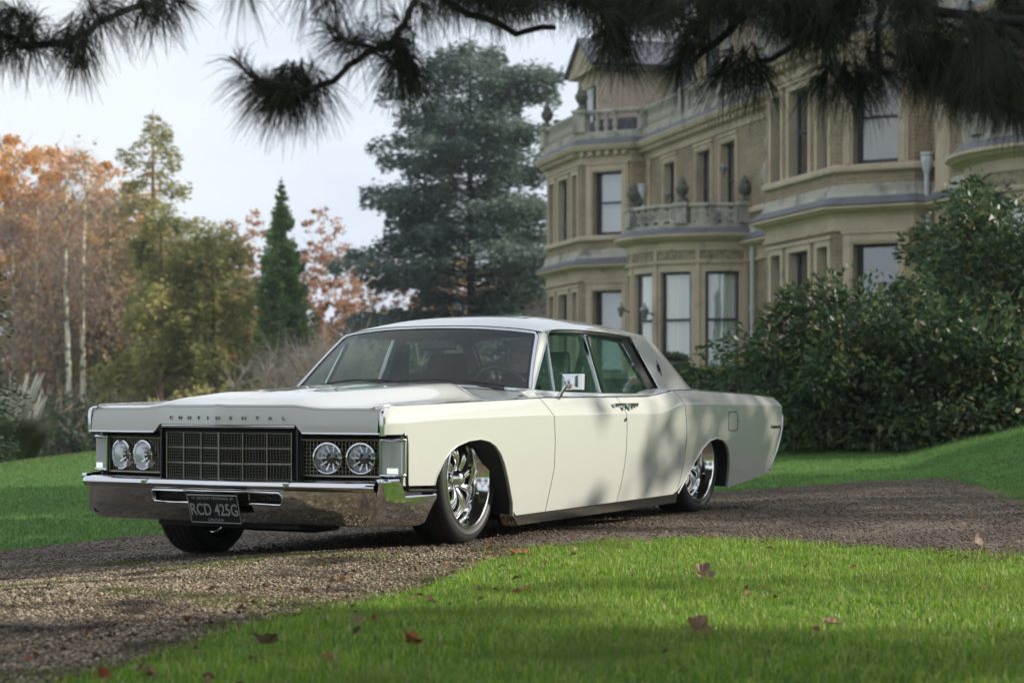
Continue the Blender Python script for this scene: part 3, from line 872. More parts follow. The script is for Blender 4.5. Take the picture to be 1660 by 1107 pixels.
# header panel under the lip, raised over the grille
mb = MB(); G = []
def hb(y):
    a = abs(y)
    return .652 if a < .435 else (.613 if a > .47 else lerp(.652, .613, (a-.435)/.035))
ys = sorted(set(YS + [-.47, -.452, -.435, .435, .452, .47]))
for k in range(6):
    row = []
    for y in ys:
        lz = np.interp(y, YS, [lipz[v] for v in YS])
        z = lerp(hb(y), lz-.0015, k/5)
        row.append((xlip(y) + .004*math.sin(k/5*math.pi) + .020*(1-k/5), y, z))
    G.append(row)
G = [[(p[0]-.05, p[1], p[2]+.002) for p in G[0]]] + G
mb.grid(G); cp(mb, 'header_panel', 'paint', 30)
# bright bead under the header
for s in (1, -1):
    mb = MB(); mb.tube([(xlip(y)+.018, s*y, .610) for y in np.linspace(.475, .93, 10)], .006, 6)
    cp(mb, 'header_bead', 'chrome', 60)
# cowl with wiper recess
mb = MB(); G = []
def cowlx(y): return -.80+.10*(1-(y/.92)**2)
def wsx(y): return -.855+.135*(1-(abs(y)/.82)**2.2) if abs(y) < .82 else -.855
def wsz(y): return .830+.034*(1-(abs(y)/.82)**2)
for y in np.linspace(-.90, .90, 37):
    a = cowlx(y); zf = dome(a, y)
    b = wsx(min(.82, max(-.82, y))); zb = wsz(min(.82, max(-.82, y)))
    G.append([(a-.006, y, zf-.02), (a-.006, y, zf-.001), (lerp(a, b, .5), y, lerp(zf, zb, .5)-.006), (b+.02, y, zb-.012), (b-.03, y, zb+.0)])
mb.grid(G); cp(mb, 'cowl', 'paint', 40)
# the shoulder between belt and side glass
for s in (1, -1):
    mb = MB(); G = []
    for x in xsrange(-.70, -3.30, 60):
        zt = interp(x, ZT); yo = skinY(x, zt-.004)-.044
        zi = interp(x, [(-.70,.825),(-.87,.838),(-1.2,.826),(-1.8,.817),(-2.2,.815),(-2.30,.817),(-2.54,.846),(-2.64,.852),(-3.30,.845)])
        yi = .845 - .36*(zi-.80) + .004
        G.append([(x, s*yo, zt+.003), (x, s*lerp(yo, yi, .5), lerp(zt+.003, zi, .42)), (x, s*(yi+.012), zi-.005), (x, s*yi, zi), (x, s*(yi-.02), zi+.001)])
    mb.grid(G); cp(mb, 'belt_shoulder', 'paint', 40)

# roof
def ys_(z): return .845 - .36*(z-.80)
ZE = [(-1.16,1.178),(-1.25,1.192),(-1.4,1.205),(-1.85,1.212),(-2.14,1.207),(-2.46,1.196),(-2.62,1.193),(-2.80,1.185)]
def wtx(y): return -1.215 + .10*(1-(abs(y)/.70)**2)       # windscreen top
def btx(y): return -2.76 - .10*(1-(abs(y)/.70)**2)        # backlight top
def roofz(x, v):
    ze = interp(x, ZE)
    c = interp(x, [(-1.10,.050),(-1.25,.064),(-1.5,.090),(-1.8,.104),(-2.3,.110),(-2.6,.104),(-2.9,.080)])
    return ze + c*(1-abs(v)**2.7)
mb = MB(); G = []
for k in range(33):
    t = k/32; row = []
    for j in range(-16, 17):
        v = math.copysign(abs(j/16)**.85, j) if j else 0
        x = lerp(wtx(v*.70), btx(v*.70), t)
        yw = ys_(interp(x, ZE))+.004
        row.append((x, v*yw, roofz(x, v)))
    a, b = row[0], row[-1]
    row = [(a[0], a[1]+.012, a[2]-.022), (a[0], a[1]-.003, a[2]-.012)] + row + [(b[0], b[1]+.003, b[2]-.012), (b[0], b[1]-.012, b[2]-.022)]
    G.append(row)
G = [[(p[0]-.02, p[1]*.985, p[2]-.018) for p in G[0]]] + G
mb.grid(G); cp(mb, 'roof', 'paint', 40)
mb = MB(); G = [[(p[0], p[1]*.97, p[2]-.035) for p in r_[2:-2]] for r_ in G[1:]]
mb.grid(G); cp(mb, 'headliner', 'headliner', 60)

# windscreen and its bright frame
def wspt(v, t):
    yb, yt = .822*v, .685*v
    p = Vector((wsx(yb), yb, wsz(yb))); q = Vector((wtx(yt)+.004, yt, roofz(wtx(yt), v*.97)-.016))
    r_ = p.lerp(q, t); bulge = .02*math.sin(t*math.pi)*(1-.6*v*v)
    return (r_.x+bulge, r_.y, r_.z+bulge*.6)
mb = MB(); mb.grid([[wspt(v, t) for v in np.linspace(-1, 1, 25)] for t in np.linspace(0, 1, 9)])
cp(mb, 'windscreen', 'screen', 60)
mb = MB()
loop = [wspt(v, 0) for v in np.linspace(-1, 1, 21)] + [wspt(1, t) for t in np.linspace(0.08, .94, 10)] + [wspt(v, 1) for v in np.linspace(.985, -.985, 21)] + [wspt(-1, t) for t in np.linspace(.94, .08, 10)]
mb.tube(loop, .011, 7, closed=True); cp(mb, 'windscreen_frame', 'chrome', 60)
mb = MB()
loop2 = [tuple(Vector(p).lerp(Vector((-1.0, 0, 1.02)), .03)) for p in loop]
mb.tube(loop2, .009, 6, closed=True); cp(mb, 'windscreen_seal', 'seal', 60)
# A pillars
for s in (1, -1):
    mb = MB(); G = []
    for t in np.linspace(-.01, 1.0, 9):
        p = Vector(wspt(s, min(1, max(0, t)))); 
        zg = p.z; xg = interp(zg, [(.837,-.872),(1.184,-1.300)]) + .012
        q = Vector((xg, s*(ys_(zg)+.006), zg))
        m_ = (p+q)/2 + Vector((.010, s*.010, .006))
        G.append([p + Vector((-.03, -s*.03, 0)), p, p.lerp(m_, .5)+Vector((.004, s*.005, .003)), m_, q.lerp(m_, .4), q, q + Vector((-.02, -s*.03, 0))])
    mb.grid(G); cp(mb, 'windscreen_pillar', 'paint', 50)

# side glass, its frame, dividers
def sp(x, z, s, o=0): return (x, s*(ys_(z)+o), z)
OUTER = [(-.874,.838),(-1.09,1.010),(-1.30,1.180),(-1.345,1.194),(-1.41,1.200),(-1.65,1.206),(-1.846,1.206),(-2.137,1.198),(-2.44,1.184),(-2.47,1.176),(-2.55,1.02),(-2.646,.850)]
for s in (1, -1):
    # dark recessed channel along roof rail and rear pillar
    mb = MB(); G = []
    for x, z in OUTER[3:]:
        G.append([sp(x, z, s, .006), sp(x, z, s, -.012)])
    inner = [(-1.36,1.168),(-1.42,1.170),(-1.65,1.173),(-1.846,1.170),(-2.137,1.158),(-2.33,1.146),(-2.352,1.138),(-2.43,1.00),(-2.525,.846)]
    for (g, (x, z)) in zip(G, inner): g += [sp(x, z, s, -.030), sp(x-.0, z, s, -.05)]
    mb.grid(G); cp(mb, 'drip_channel', 'trim', 30)
    mb = MB(); mb.tube([sp(x, z, s, .004) for x, z in OUTER], .006, 6); cp(mb, 'drip_moulding', 'chrome', 60)
    mb = MB(); mb.tube([sp(x, z, s, -.022) for x, z in inner], .0045, 6); cp(mb, 'glass_channel', 'chrome', 60)
    V_ = [(-.900,.836),(-1.262,1.136),(-1.146,.826)]
    F_ = [(-1.150,.826),(-1.268,1.140),(-1.312,1.170),(-1.40,1.176),(-1.60,1.181),(-1.805,1.178),(-1.775,.818)]
    R_ = [(-1.820,.817),(-1.850,1.175),(-2.137,1.165),(-2.34,1.150),(-2.45,1.00),(-2.545,.846),(-2.31,.817)]
    F_ = [(-1.150,.826),(-1.268,1.140),(-1.312,1.170),(-1.40,1.176),(-1.60,1.181),(-1.797,1.178),(-1.765,1.10),(-1.755,.818)]
    for nm, poly, o in (('vent_glass', V_, -.010), ('front_door_glass', F_, -.014), ('rear_door_glass', R_, -.018)):
        mb = MB(); mb.add([sp(x, z, s, o) for x, z in poly], [tuple(range(len(poly)))]); cp(mb, nm, 'sideglass')
    mb = MB(); mb.tube([sp(-1.266,1.140,s,-.006), sp(-1.148,.822,s,-.006)], .009, 6); mb.tube([sp(-.885,.838,s,-.004), sp(-1.255,1.145,s,-.004)], .010, 6); cp(mb, 'vent_frame', 'chrome', 60)
    mb = MB(); mb.tube([sp(-1.272,1.13,s,-.016), sp(-1.158,.83,s,-.016)], .012, 6); cp(mb, 'vent_seal', 'seal', 60)
    # slanting bright post between the door windows
    mb = MB(); a = (-1.808,1.182); b = (-1.768,.814)
    mb.prism([sp(a[0]+.012,a[1],s,.0), sp(a[0]-.030,a[1],s,.0), sp(b[0]-.045,b[1],s,.0), sp(b[0]+.005,b[1],s,.0)], (0, -s*.03, 0)); cp(mb, 'window_post', 'chrome', bevel=.004)
    mb = MB(); mb.tube([sp(x, z, s, .002) for x, z in ((-.88,.838),(-1.15,.824),(-1.80,.815),(-2.31,.815),(-2.56,.846),(-2.64,.851))], .005, 6); cp(mb, 'window_sill_trim', 'chrome', 60)
    # C pillar
    mb = MB(); G = []
    ed = [(-2.462,1.186),(-2.50,1.12),(-2.55,1.02),(-2.60,.935),(-2.652,.846)]
    bk = [(-2.765,1.190),(-2.86,1.120),(-2.985,1.026),(-3.09,.935),(-3.205,.842)]
    for (x0, z0), (x1, z1) in zip(ed, bk):
        row = [sp(x0, z0, s, -.010)] + [sp(lerp(x0, x1, k/6), lerp(z0, z1, k/6), s, .004+.006*math.sin(math.pi*k/6)) for k in range(6)]
        row += [sp(x1+.012, z1, s, .001), sp(x1, z1, s, -.008), sp(x1-.004, z1, s, -.035), sp(x1+.02, z1, s, -.08)]
        G.append(row)
    mb.grid(G); cp(mb, 'rear_pillar', 'paint', 40)
    # four pointed emblem on the pillar
    mb = MB(); c = Vector(sp(-2.735,.985,s,.013)); ux = Vector((1,0,0)); uz = Vector((0,-s*.36,1)).normalized(); n = Vector((0, s, .36)).normalized()
    def star(rx, rz, w): 
        return [c+uz*rz, c+ux*w+uz*w, c+ux*rx, c+ux*w-uz*w, c-uz*rz, c-ux*w-uz*w, c-ux*rx, c-ux*w+uz*w]
    mb.prism(star(.020, .055, .0028), n*.006)
    for sx in (1, -1):
        mb.obox(c+ux*sx*.014, ux*.0018, uz*.022, n*.004); mb.obox(c+uz*sx*.022, ux*.0161, uz*.0018, n*.004)
    cp(mb, 'star_emblem', 'trim')

# backlight, rear deck, tail
mb = MB(); G = []
for t in np.linspace(0, 1, 7):
    row = []
    for v in np.linspace(-1, 1, 17):
        p = Vector((btx(.70*v)+.0, .66*v, roofz(btx(.7*v), v*.95)-.02)); q = Vector((-3.22-.10*(1-v*v), .78*v, .848+.012*(1-v*v)))
        r_ = p.lerp(q, t); row.append((r_.x, r_.y, r_.z-.012*math.sin(t*math.pi)))
    G.append(row)
mb.grid(G); cp(mb, 'rear_window', 'screen', 60)
mb = MB(); mb.tube(G[0]+[r_[-1] for r_ in G[1:-1]]+G[-1][::-1]+[r_[0] for r_ in G[1:-1]][::-1], .012, 6, closed=True); cp(mb, 'rear_window_frame', 'chrome', 60)
mb = MB(); G = []
for k in range(21):
    x = lerp(-3.16, -4.56, k/20); row = []
    for v in np.linspace(-1, 1, 21):
        zt = interp(x, ZT)+.003; yo = skinY(x, interp(x, ZT)-.004)-.043
        row.append((x-.04*(1-v*v)*(k/20), v*yo, zt+.016*(1-v**4)))
    G.append(row)
mb.grid(G); cp(mb, 'boot_lid', 'paint', 40)
mb = MB(); G = []
for z in (.235, .30, .40, .50, .60, .70, .765, .79):
    x = interp(z, REAR)+.004
    G.append([(x - .05*(1-v*v), v*(skinY(x, min(z, .77))-.006), z) for v in np.linspace(-1, 1, 21)])
mb.grid(G); cp(mb, 'tail_panel', 'paint', 40)
mb = MB(); mb.grid([[(interp(z, REAR)-.006-.05*(1-v*v), v*.88, z) for v in np.linspace(-1, 1, 21)] for z in (.56, .60, .67)]); cp(mb, 'tail_lamp', 'red_lens', 40)
mb = MB(); G = []
for z in (.245, .30, .38, .46, .53, .56):
    row = []
    for v in np.linspace(-1, 1, 31):
        x = interp(z, REAR)-.028 - .05*(1-v*v); y = v*(skinY(-4.5, z)+.004)
        if abs(v) > .985: x += .055
        row.append((x, y, z))
    G.append(row)
G = [[(p[0]+.05, p[1]*.99, p[2]-.012) for p in G[0]]] + G + [[(p[0]+.02, p[1], p[2]+.012) for p in G[-1]], [(p[0]+.07, p[1]*.985, p[2]+.012) for p in G[-1]]]
mb.grid(G); cp(mb, 'rear_bumper', 'chrome', 40)

for s in (1, -1):
    mb = MB(); mb.tube([(interp(z, REAR)-.024, s*(skinY(-4.5, z)-.014), z) for z in (.238, .27, .32, .40, .48, .56, .62, .665)], [.008, .012, .014, .014, .014, .013, .011, .006], 8); cp(mb, 'rear_bumper_end', 'chrome', 60)
# front: V shaped grille, lamp panels
def xv(y): return 1.020 - .20*abs(y)
def vgrid(mb, y0, y1, z0, z1, ny, nz, r=.0011, off=0.0, depth=.012):
    for k in range(ny+1):
        y = lerp(y0, y1, k/ny); x = xv(y)+off
        mb.box(x-depth, x, y-r, y+r, z0, z1)
    for k in range(nz+1):
        z = lerp(z0, z1, k/nz)
        pts = [y0, 0, y1] if y0 < 0 < y1 else [y0, y1]
        for a, b in zip(pts[:-1], pts[1:]):
            mb.add([(xv(a)+off-.001,a,z-r),(xv(b)+off-.001,b,z-r),(xv(b)+off-.001,b,z+r),(xv(a)+off-.001,a,z+r),(xv(a)+off-depth,a,z-r),(xv(b)+off-depth,b,z-r),(xv(b)+off-depth,b,z+r),(xv(a)+off-depth,a,z+r)],
                   [(0,1,2,3),(5,4,7,6),(3,2,6,7),(1,0,4,5)])
mb = MB(); vgrid(mb, -.40, .40, .372, .608, 48, 15); cp(mb, 'grille_mesh', 'mesh_metal', kind='stuff')
for k in range(7):
    mb = MB(); y = lerp(-.40, .40, k/6); x = xv(y); w = .005 if k == 3 else .003
    mb.box(x-.012, x+.006, y-w, y+w, .366, .612); cp(mb, 'grille_bar', 'chrome_grille')
for z in (.370, .450, .530, .610):
    mb = MB()
    for sgn in (1, -1): mb.bar((xv(0)+.001, 0, z), (xv(.40)+.001, sgn*.40, z), .0035, .005)
    cp(mb, 'grille_bar', 'chrome_grille')
mb = MB()
fr = [(.437, .355), (.437, .632), (.425, .644), (0, .646)]
loopL = [(xv(y)+.012, y, z) for y, z in fr] + [(xv(y)+.012, -y, z) for y, z in fr[::-1][1:]]
mb.tube(loopL[2:-2], .011, 7); cp(mb, 'grille_surround', 'chrome', 60)
for s in (1, -1):
    mb = MB(); mb.tube([(xv(.437)+.010, s*.437, .350), (xv(.437)+.010, s*.437, .634)], .008, 6); cp(mb, 'grille_side', 'trim', 60)
mb = MB()
mb.grid([[(xv(y)-.03, y, z) for y in (-.45, -.2, 0, .2, .45)] for z in (.33, .66)]); cp(mb, 'grille_backing', 'dark')
for s in (1, -1):
    yr = sorted((s*.452, s*.872))
    mb = MB(); ny, nz, r_ = 22, 9, .0017
    free = lambda y, z: all((y-s*c)**2+(z-.484)**2 > .080**2 for c in (.589, .767))
    for a in range(ny+1):
        for b in range(nz):
            y, z0, z1 = lerp(yr[0], yr[1], a/ny), lerp(.398, .572, b/nz), lerp(.398, .572, (b+1)/nz)
            if free(y, (z0+z1)/2): mb.box(xv(y)-.027, xv(y)-.015, y-r_, y+r_, z0, z1)
    for b in range(nz+1):
        for a in range(ny):
            z, y0, y1 = lerp(.398, .572, b/nz), lerp(yr[0], yr[1], a/ny), lerp(yr[0], yr[1], (a+1)/ny)
            if free((y0+y1)/2, z): mb.bar((xv(y0)-.020, y0, z), (xv(y1)-.020, y1, z), r_, .005)
    cp(mb, 'lamp_mesh', 'chrome_grille', kind='stuff')
    mb = MB(); mb.grid([[(xv(y)-.05, y, z) for y in (s*.43, s*.7, s*.95)] for z in (.34, .625)]); cp(mb, 'lamp_backing', 'dark')
    mb = MB(); P = [(s*.446, .392), (s*.876, .392), (s*.876, .578), (s*.446, .578)]
    mb.tube([(xv(y)-.006, y, z) for y, z in P], .007, 6, closed=True); cp(mb, 'lamp_bezel', 'chrome_grille', 50)
    for yl in (.589, .767):
        x = xv(yl); d = Vector((1, s*.20, 0)).normalized()
        Mx = Matrix.Translation((x-.02, s*yl, .484)) @ d.to_track_quat('Z', 'Y').to_matrix().to_4x4()
        mb = MB(); mb.lathe([(.081, -.02), (.083, .014), (.080, .026), (.073, .028), (.070, .016)], 32, Mx); hl = cp(mb, 'headlamp', 'chrome', 40)
        mb = MB(); mb.lathe([(.071, .014), (.065, -.012), (.047, -.036), (.022, -.050), (0, -.052)], 28, Mx)
        for k in range(10):
            a = 2*math.pi*k/10
            mb.obox(Mx @ Vector((.05*math.cos(a), .05*math.sin(a), -.022)), Mx.to_3x3() @ Vector((.020*math.cos(a), .020*math.sin(a), .010)), Mx.to_3x3() @ Vector((-.004*math.sin(a), .004*math.cos(a), 0)), Mx.to_3x3() @ Vector((0,0,.003)))
        cp(mb, 'reflector', 'reflector', 40, hl)
        mb = MB(); mb.lathe([(0, -.05), (.014, -.046), (.016, -.02), (.010, -.012), (0, -.010)], 12, Mx); cp(mb, 'bulb_cap', 'trim', 40, hl)
        mb = MB(); mb.lathe([(.072, .018), (.056, .026), (.033, .031), (0, .033)], 28, Mx); cp(mb, 'lamp_glass', 'lampglass', 60, hl)
    # corner lamp that wraps round the fender
    def cl(t, o=0):   # plan curve of the corner
        P = [(.852+o, .882), (.846+o, .93), (.838+o*.9, .965+o*.5), (.822+o*.5, .984+o), (.800, .990+o)]
        k = t*4; i = min(3, int(k)); f = k-i
        return lerp(P[i][0], P[i+1][0], f), lerp(P[i][1], P[i+1][1], f)
    mb = MB(); n = 40
    mb.grid([[(cl(k/n, .002*(k % 2))[0], s*cl(k/n, .002*(k % 2))[1], z) for k in range(n+1)] for z in (.405, .445, .572)])
    lens = cp(mb, 'corner_lamp', 'lens')
    mb = MB()
    for z, r in ((.400, .008), (.579, .008)): mb.tube([(cl(t, .004)[0], s*cl(t, .004)[1], z) for t in np.linspace(0, 1, 9)], r, 6)
    mb.tube([(.800, s*.994, .395), (.797, s*.996, .585)], .009, 6); mb.tube([(cl(0, .004)[0], s*.880, z) for z in (.395, .585)], .006, 6)
    cp(mb, 'lamp_rim', 'chrome', 60, lens)
    mb = MB(); mb.grid([[(cl(t, .0035)[0], s*cl(t, .0035)[1], z) for t in np.linspace(.18, .58, 9)] for z in (.409, .422, .436)]); cp(mb, 'lit_bulb', 'bulb', 60, lens)
    mb = MB(); mb.grid([[(cl(t, -.03)[0], s*cl(t, -.03)[1], z) for t in np.linspace(0, 1, 9)] for z in (.35, .61)]); cp(mb, 'lamp_recess', 'dark')
    # black line and bright edge round the rear of the lamp, down to the bumper
    mb = MB(); mb.tube([(.80, s*.985, .605), (.788, s*.990, .600), (.783, s*.992, .56), (.779, s*.990, .36), (.765, s*.988, .322), (.49, s*.985, .312)], .009, 6); cp(mb, 'fender_edge_trim', 'trim', 60)

# front bumper
def bx(y):   # plan line of the bumper face
    a = abs(y)
    return 1.075 - .075*a/.93 if a < .93 else 1.0
def bface(y, z):
    return bx(y) + interp(z, [(.13,-.075),(.16,-.048),(.22,-.018),(.30,.004),(.34,.012)])
yb_ = sorted(set([round(v, 4) for v in np.linspace(-.93, .93, 63)] + [-.42, -.40, .40, .42]))
zb_ = [.150, .158, .17, .19, .215, .236, .244, .27, .295, .312, .322]
hole = lambda y, z: abs(y) < .41 and .244 < z < .312
mb = MB(); idx = {}
def corner(y):  # the ends sweep round
    return 0
for i, y in enumerate(yb_):
    for j, z in enumerate(zb_):
        e = max(0, (abs(y)-.84)/.09)
        zz = z + (.03*e*e if z < .2 else 0)
        idx[i, j] = mb.add([(bface(y, z) - .035*e*e, y, zz)], [])
for i in range(len(yb_)-1):
    for j in range(len(zb_)-1):
        if hole((yb_[i]+yb_[i+1])/2, (zb_[j]+zb_[j+1])/2): continue
        mb.f.append((idx[i, j], idx[i+1, j], idx[i+1, j+1], idx[i, j+1]))
n = len(zb_)
mb.grid([[(bface(y, .150)-.035*max(0, (abs(y)-.84)/.09)**2-o, y, .150+.03*max(0, (abs(y)-.84)/.09)**2-d) for y in yb_] for o, d in ((0, 0), (.03, .008), (.16, .012))])
cp(mb, 'front_bumper', 'chrome', 35)
# bright bar along the top
mb = MB(); G = []
for y in yb_:
    e = max(0, (abs(y)-.84)/.09)
    x = bx(y) - .035*e*e
    G.append([(x+.004, y, .318), (x+.020, y, .322), (x+.031, y, .332), (x+.034, y, .344), (x+.027, y, .358), (x+.010, y, .369), (x-.02, y, .373), (x-.14, y, .376)])
mb.grid(G); cp(mb, 'bumper_bar', 'chrome', 35)
# raised pads where the bar steps
for s in (1, -1):
    mb = MB(); mb.box(bx(.45)-.01, bx(.45)+.034, s*.452-.022, s*.452+.022, .334, .366); cp(mb, 'bumper_pad', 'chrome', bevel=.008)
    # corner piece and side return
    mb = MB(); G = []
    for t in np.linspace(0, 1, 25):
        if t < .35: a = t/.35*math.pi/2; x = .925+.042*math.cos(a)+.0; y = .93+.055*math.sin(a)
        else: x = lerp(.925, .480, (t-.35)/.65); y = .985 + .006*math.sin((t-.35)/.65*math.pi)
        top = .384 if x > .845 else (.296 if x < .79 else lerp(.296, .384, sstep(.79, .845, x)))
        bot = interp(x, [(.46,.145),(.54,.138),(.80,.150),(.90,.166),(.98,.185)])
        xe = x - (.0 if x > .55 else 0)
        tap = interp(x, [(.48,1),(.56,0)])
        G.append([(x-.0, s*(y-.10), bot-.01), (x+.035*tap, s*(y-.064), bot-.004), (x+.030*tap, s*(y-.053), bot+.006), (x+.02*tap, s*(y-.026), lerp(bot, top, .45)), (x, s*(y+.002), top-.02), (x, s*(y+.002), top-.008), (x, s*(y-.004), top), (x, s*(y-.05), top+.002)])
    mb.grid(G); mb.add(G[-1], [tuple(range(8))]); cp(mb, 'bumper_end', 'chrome', 35)
# lower opening: lip, dark back, mesh
mb = MB(); lp = [(-.40, .248), (-.412, .260), (-.412, .298), (-.40, .310), (.40, .310), (.412, .298), (.412, .260), (.40, .248)]
pts = []
for (y0, z0), (y1, z1) in zip(lp, lp[1:]+lp[:1]):
    for k in range(8 if abs(y1-y0) > .5 else 1): pts.append((bface(lerp(y0, y1, k/8 if abs(y1-y0) > .5 else 0), lerp(z0, z1, 0))+.006, lerp(y0, y1, k/8 if abs(y1-y0) > .5 else 0), z0))
mb.tube(pts, .008, 6, closed=True); cp(mb, 'bumper_opening_lip', 'chrome', 60)
mb = MB(); mb.box(.90, .96, -.44, .44, .22, .345); cp(mb, 'bumper_recess', 'dark')
mb = MB()
for y in np.linspace(-.39, .39, 46): mb.box(bx(y)-.035, bx(y)-.028, y-.0014, y+.0014, .256, .308)
for z in np.linspace(.256, .308, 5):
    for s in (1, -1): mb.bar((bx(0)-.03, 0, z), (bx(.39)-.03, s*.39, z), .0014, .003)
cp(mb, 'lower_mesh', 'mesh_metal', kind='stuff')
mb = MB(); 
for s in (1, -1): mb.bar((bx(0)-.024, 0, .262), (bx(.38)-.024, s*.38, .262), .004); mb.bar((bx(.2)-.024, s*.2, .262), (bx(.2)-.024, s*.2, .318), .003)
cp(mb, 'lower_grille_bar', 'chrome_grille')

# number plate and lettering
def text_mesh(body, size, extrude, align='CENTER', shear=0., bold=0., spacing=1.0, sx=1.0):
    cu = bpy.data.curves.new('lettering', 'FONT'); cu.body = body; cu.size = size; cu.extrude = extrude
    cu.align_x = align; cu.align_y = 'CENTER'; cu.shear = shear; cu.offset = bold; cu.space_character = spacing
    cu.resolution_u = 3
    tmp = bpy.data.objects.new('lettering', cu); C.objects.link(tmp)
    dg = bpy.context.evaluated_depsgraph_get()
    me = bpy.data.meshes.new_from_object(tmp.evaluated_get(dg))
    bpy.data.objects.remove(tmp); bpy.data.curves.remove(cu)
    if sx != 1.0:
        me.transform(Matrix.Scale(sx, 4, (1, 0, 0)))
    return me
def place_text(name, me, mat, origin, ex, ey, parent=None):
    """ex = reading direction, ey = up"""
    ex = Vector(ex).normalized(); ey = Vector(ey).normalized(); ez = ex.cross(ey)
    T = Matrix((( ex.x, ey.x, ez.x, origin[0]), (ex.y, ey.y, ez.y, origin[1]), (ex.z, ey.z, ez.z, origin[2]), (0,0,0,1)))
    me.transform(T)
    return link(name, me, M[mat], parent or car)
pc = Vector((1.102, .032, .222)); pex = Vector((0, 1, 0)); pey = Vector((.30, .0, 1)).normalized(); pn = pex.cross(pey)
mb = MB(); mb.obox(pc, pex*.160, pey*.077, pn*.004); plate = cp(mb, 'number_plate', 'plate', bevel=.003)
mb = MB()
for a, b in (((-.157,-.074),(.157,-.074)), ((.157,-.074),(.157,.074)), ((.157,.074),(-.157,.074)), ((-.157,.074),(-.157,-.074))):
    mb.bar(pc+pex*a[0]+pey*a[1]+pn*.005, pc+pex*b[0]+pey*b[1]+pn*.005, .0018)
cp(mb, 'plate_border', 'plate_text', parent=plate)
place_text('plate_number', text_mesh('RCD 425G', .090, .0008, sx=.74, bold=.0008), 'plate_text', pc+pn*.006-pey*.006, pex, pey, plate)
place_text('plate_heading', text_mesh('19  DETROIT MICHIGAN  69', .020, .0008, sx=1.06), 'plate_text', pc+pn*.006+pey*.058, pex, pey, plate)
place_text('plate_footer', text_mesh('LINCOLN', .021, .0008, sx=1.0, spacing=1.1), 'plate_text', pc+pn*.006-pey*.059, pex, pey, plate)
mb = MB(); mb.box(1.03, 1.095, -.02, .08, .21, .24); cp(mb, 'plate_bracket', 'dark', parent=plate)
# raised letters across the hood front
for k, chx in enumerate('CONTINENTAL'):
    y = lerp(-.345, .370, k/10)
    x = xlip(y)+.006; sg = .22*(1 if y > 0 else -1)
    place_text('raised_letter', text_mesh(chx, .025, .003, sx=1.35), 'chrome_grille', (x+.014, y, .686), Vector((-sg if abs(y) > .02 else 0, 1, 0)), (0, 0, 1))

# script, handles, lock, fuel door, mirror on the sides
for s in (1, -1):
    y = skinY(-4.40, .578)+.004
    me = text_mesh('Continental', .040, .002, shear=.45)
    place_text('side_script', me, 'trim', (-4.435, s*y, .575), (-s*1, -s*s*(-.02), 0) if s < 0 else (-1, 0, 0), (0, 0, 1))
    d1, d2 = doors[s]
    for (x0, x1, own) in ((-1.615, -1.775, d1), (-1.80, -1.955, d2)):
        z = .745; y0 = skinY((x0+x1)/2, z)
        mb = MB(); mb.box(min(x0, x1), max(x0, x1), min(s*(y0+.014), s*(y0+.026)), max(s*(y0+.014), s*(y0+.026)), z-.004, z+.010)
        for xx in (x0-.02*np.sign(x0-x1)*1, x1+.02*np.sign(x0-x1)): mb.box(xx-.012, xx+.012, min(s*(y0-.01), s*(y0+.024)), max(s*(y0-.01), s*(y0+.024)), z-.014, z+.006)
        h = cp(mb, 'handle', 'chrome', parent=own, bevel=.003)
        xx = x1+.03 if own is d1 else x0-.035
        mb = MB(); mb.lathe([(0, .036), (.014, .034), (.015, .0)], 12, Matrix.Translation((xx, s*y0, z-.016)) @ Vector((0, s, 0)).to_track_quat('Z', 'Y').to_matrix().to_4x4()); cp(mb, 'push_button', 'chrome', 40, own)
    mb = MB(); y0 = skinY(-1.755, .655); mb.lathe([(0, .010), (.011, .008), (.014, 0)], 12, Matrix.Translation((-1.752, s*y0, .655)) @ Vector((0, s, 0)).to_track_quat('Z', 'Y').to_matrix().to_4x4()); cp(mb, 'door_lock', 'chrome', 40)
for s in (1,):
    P = [(-3.452,.690),(-3.60,.690),(-3.628,.672),(-3.640,.58),(-3.622,.560),(-3.475,.560),(-3.458,.575)]
    mb = MB(); mb.tube([(x, s*(skinY(x, z)+.0004), z) for x, z in P], .0028, 5, closed=True); fd = cp(mb, 'fuel_flap_gap', 'seal')
    mb = MB(); x, z = -3.646, .628; mb.obox((x, skinY(x, z)+.004, z), (.006, 0, 0), (0, .004, 0), (0, 0, .006)); cp(mb, 'flap_catch', 'paint', parent=fd)
    # door mirror
    mb = MB(); mb.tube([(-1.02, .930, .792), (-1.02, .945, .82), (-1.025, .985, .872)], [.018, .011, .010], 8); mi = cp(mb, 'mirror_stalk', 'chrome', 50)
    mb = MB(); c = Vector((-1.04, 1.000, .884)); ax = Vector((.25, 1, 0)).normalized(); az = Vector((-.06, 0, 1)).normalized(); an = ax.cross(az)
    G = []
    for d, k in ((-.030, 1.0), (-.004, 1.0), (.008, .95), (.034, .30), (.036, .0)):
        G.append([c + an*d + ax*(.073*k*u) + az*(.046*k*v) for u, v in ((-1,-1),(0,-1),(1,-1),(1,0),(1,1),(0,1),(-1,1),(-1,0),(-1,-1))])
    mb.grid(G); cp(mb, 'mirror_head', 'chrome', 25, mi)
    mb = MB(); mb.lathe([(0, .024), (.016, .020), (.020, 0)], 12, Matrix.Translation(c+an*.030) @ an.to_track_quat('Z', 'Y').to_matrix().to_4x4()); cp(mb, 'mirror_boss', 'chrome', 50, mi)
